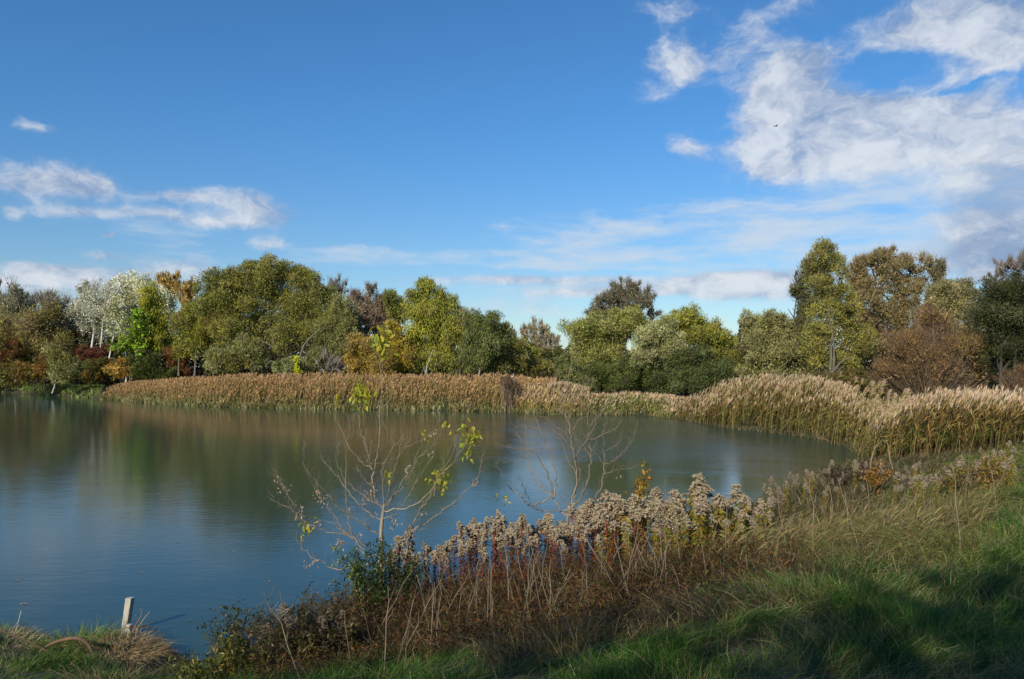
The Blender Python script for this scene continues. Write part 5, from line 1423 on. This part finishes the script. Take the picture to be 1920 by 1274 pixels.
rod('straw_stem', 'single straw stem leaning right of the concrete post', [(240, 1212), (258, 1178), (272, 1158), (281, 1147)], 9.9, [.004, .004, .002], (.5, .38, .22), 'stem')
rod('pale_stake', 'thin pale upright stake in the dark grass right of centre', [(1429, 1126), (1429, 1106), (1429, 1084)], 6.4, [.007, .007, .006], (.50, .44, .28), 'stake')
for (X0, Y0, X1, Y1, D, lab) in ((1562, 955, 1553, 905, 11.5, 'left of two tall pale dead stems on the right slope'), (1592, 1010, 1584, 922, 10.6, 'right of two tall pale dead stems on the right slope'), (1630, 965, 1626, 905, 12, 'thin upright straw stem left of the orange leaved plant')):
    rod('dead_stem', lab, [(X0, Y0 + 10), ((X0 + X1) / 2 + 1, (Y0 + Y1) / 2), (X1, Y1)], D, [.0045, .004, .003], (.30, .24, .15), 'dead stem')
# bare hooked stems at the end of the right bed
rod('hooked_stem', 'bent dry stem hooking over at the left end of the near right reeds', [(1631, 888), (1634, 862), (1640, 842), (1648, 832), (1655, 834)], 21, [.02, .016, .008], (.26, .18, .10), 'dead stem')
rod('upright_stem', 'upright dry stem right of the hooked one', [(1674, 880), (1668, 858), (1664, 832), (1656, 826)], 21, [.016, .014, .008], (.30, .21, .10), 'dead stem')

# a few fallen leaves drifting on the pond
for i_, (X_f, Y_f) in enumerate(((162, 1005), (408, 878), (105, 940), (330, 1018), (440, 1035), (560, 985), (36, 1090), (240, 905), (505, 1090), (640, 900), (90, 1032), (270, 1075))):
    D_f = H * F / (Y_f - HOR)
    o_ = bpy.data.objects.new('floating_leaf', SM[i_ % 3]); C.objects.link(o_)
    o_.location = ((X_f - 960) / F * D_f, D_f, .012); o_.rotation_euler = (0, 0, random.uniform(0, 6.28)); s_f = random.uniform(.9, 1.5); o_.scale = (s_f, s_f, s_f * .3)
    tag(o_, 'small pale fallen leaf floating on the open water at the left', 'leaf', 'fallen leaves floating on the pond')

# dry grass tuft by the post, dry hump, green tussocks on the left
def tuft(name, label, cx, cy, rx, ry, n, hmin, hmax, pal, droop=.6, wd=.006, cat='grass tuft', mat=M_DRY, lift=0.0):
    mb = MB()
    a = rng.uniform(0, 6.28, n); r = rng.random(n) ** .5
    x_ = cx + np.cos(a) * r * rx; y_ = cy + np.sin(a) * r * ry
    z_ = np.maximum(ground(x_, y_), 0.0) + lift * (1 - r * r)
    O = np.array([cx, cy, 0])
    out_ = np.stack([np.cos(a) * r, np.sin(a) * r, np.zeros(n)], 1)
    ribbons(mb, np.stack([x_, y_, z_], 1) - O, out_ * .7 + rng.normal(0, .35, (n, 3)) + [0, 0, 1], rng.uniform(hmin, hmax, n), wd, out_ * .5 + rng.normal(0, .2, (n, 3)) - [0, 0, droop], 3, col_jit(pal, n, .22), 'grass')
    o = mb.build(name, mat, loc=O); tag(o, label, cat, kind='stuff')
STRAW = [(.40, .31, .16), (.30, .22, .11), (.48, .39, .22), (.24, .15, .08)]
tuft('dry_tussock', 'straw coloured tussock spilling over the bank beside the post', -4.6, 8.9, .5, .6, 2600, .10, .27, STRAW, .8, lift=.03)
tuft('green_tussock', 'small green grass tussock behind the straw tussock', -5.15, 9.1, .35, .4, 700, .12, .32, [(.13, .22, .04), (.2, .24, .06)], .3, mat=M_GRASS, lift=.06)
tuft('dry_tussock', 'pale dry grass hump along the bank edge at the far left', -6.3, 9.25, .8, .4, 1300, .10, .24, [(.48, .42, .27), (.38, .32, .20), (.30, .30, .12)], .7, lift=.08)
tuft('dry_tussock', 'brown dry grass at the bottom edge left of the dark herbs', -3.9, 7.6, .55, .4, 1100, .10, .26, STRAW, .6)

# thin seed stems of grasses on the right slope (too many to count)
n = 3600
y_ = rng.uniform(6.5, 17, n); x_ = y_ * rng.uniform(.25, .72, n)
m_ = (sdist(x_, y_) > .6) & (rng.random(n) < np.clip(.5 + vnoise(x_, y_, 1.5, 77) * 1.6, .05, 1)) & (HOR + (H - ground(x_, y_)) / y_ * F < green_edge(960 + x_ / y_ * F) + 20)
x_, y_ = x_[m_], y_[m_]; n = len(x_); mb = MB()
base = np.stack([x_, y_, ground(x_, y_)], 1)
dv = np.stack([rng.normal(.12, .22, n), rng.normal(0, .2, n), np.ones(n)], 1); ln = rng.uniform(.25, .55, n)
bd = np.stack([rng.normal(.2, .15, n), rng.normal(0, .1, n), -rng.uniform(.05, .3, n)], 1)
ribbons(mb, base, dv, ln, y_ * .0005, bd, 3, col_jit([(.20, .165, .07), (.15, .12, .05)], n), 'grass')
ribbons(mb, base + unit(dv) * ln[:, None] * .82 + bd * ln[:, None] * .68, dv + bd * 1.6, .13, .012, bd, 2, col_jit([(.25, .20, .09), (.19, .15, .07)], n))
tag(mb.build('seeding_grass', M_DRY), 'straw coloured seeding grasses over the right slope', 'grass', kind='stuff')

# ------------------------------------------------------------------ trees behind the viewpoint, whose shade lies over the near bank
def shade_tree(x_, y_, h, r, n, label):
    g = g1(x_, y_)
    root = empty('leafy_tree', (x_, y_, g - .05), label, 'tree')
    mb = MB(); t = np.linspace(0, 1, 7)
    tubes(mb, np.stack([.3 * t * t, 0 * t, h * .7 * t], 1)[None], np.linspace(.22, .08, 7)[None], 8, np.array(BARK_GREY)); 
    nb = 14; a = rng.uniform(0, 6.28, nb); f = rng.uniform(.3, .65, nb)
    tt = np.linspace(0, 1, 5)[None, :, None]
    dv = np.stack([np.cos(a) * r * .8, np.sin(a) * r * .8, rng.uniform(.1, .35, nb) * h], 1)
    P = np.stack([0 * a, 0 * a, f * h], 1)[:, None] + dv[:, None] * tt
    mb.build('trunk', M_BARK, root, True)
    mb = MB(); tubes(mb, P, np.linspace(.07, .02, 5)[None] * np.ones((nb, 1)), 5, np.array(BARK_GREY)); mb.build('branches', M_BARK, root, True)
    ml = MB()
    npf = 26; pc = rdir(npf) * rng.uniform(.4, .85, (npf, 1)) * [r, r, h * .33] + [0, 0, h * .62]
    ii = rng.integers(0, npf, n); u = rdir(n)
    pos = pc[ii] + u * rng.random((n, 1)) ** .4 * r * .42
    cards(ml, pos, rng.normal(0, 1, (n, 3)), .26, .13, col_jit(OLIVE, n)); ml.build('crown', M_LEAF, root)
shade_tree(-9.2, -11.0, 11.7, 4.8, 9500, 'olive tree standing behind the viewpoint, furthest left')
shade_tree(-3.0, -10.0, 11.5, 3.6, 6800, 'olive tree standing behind the viewpoint, second from the left')
shade_tree(2.4, -8.5, 11.4, 3.8, 7200, 'olive tree standing behind the viewpoint, third from the left')
shade_tree(-0.5, -5.5, 7.0, 2.6, 3600, 'smaller olive tree close behind the viewpoint')
shade_tree(7.5, -7.5, 10.0, 3.6, 6000, 'olive tree standing behind the viewpoint, furthest right')
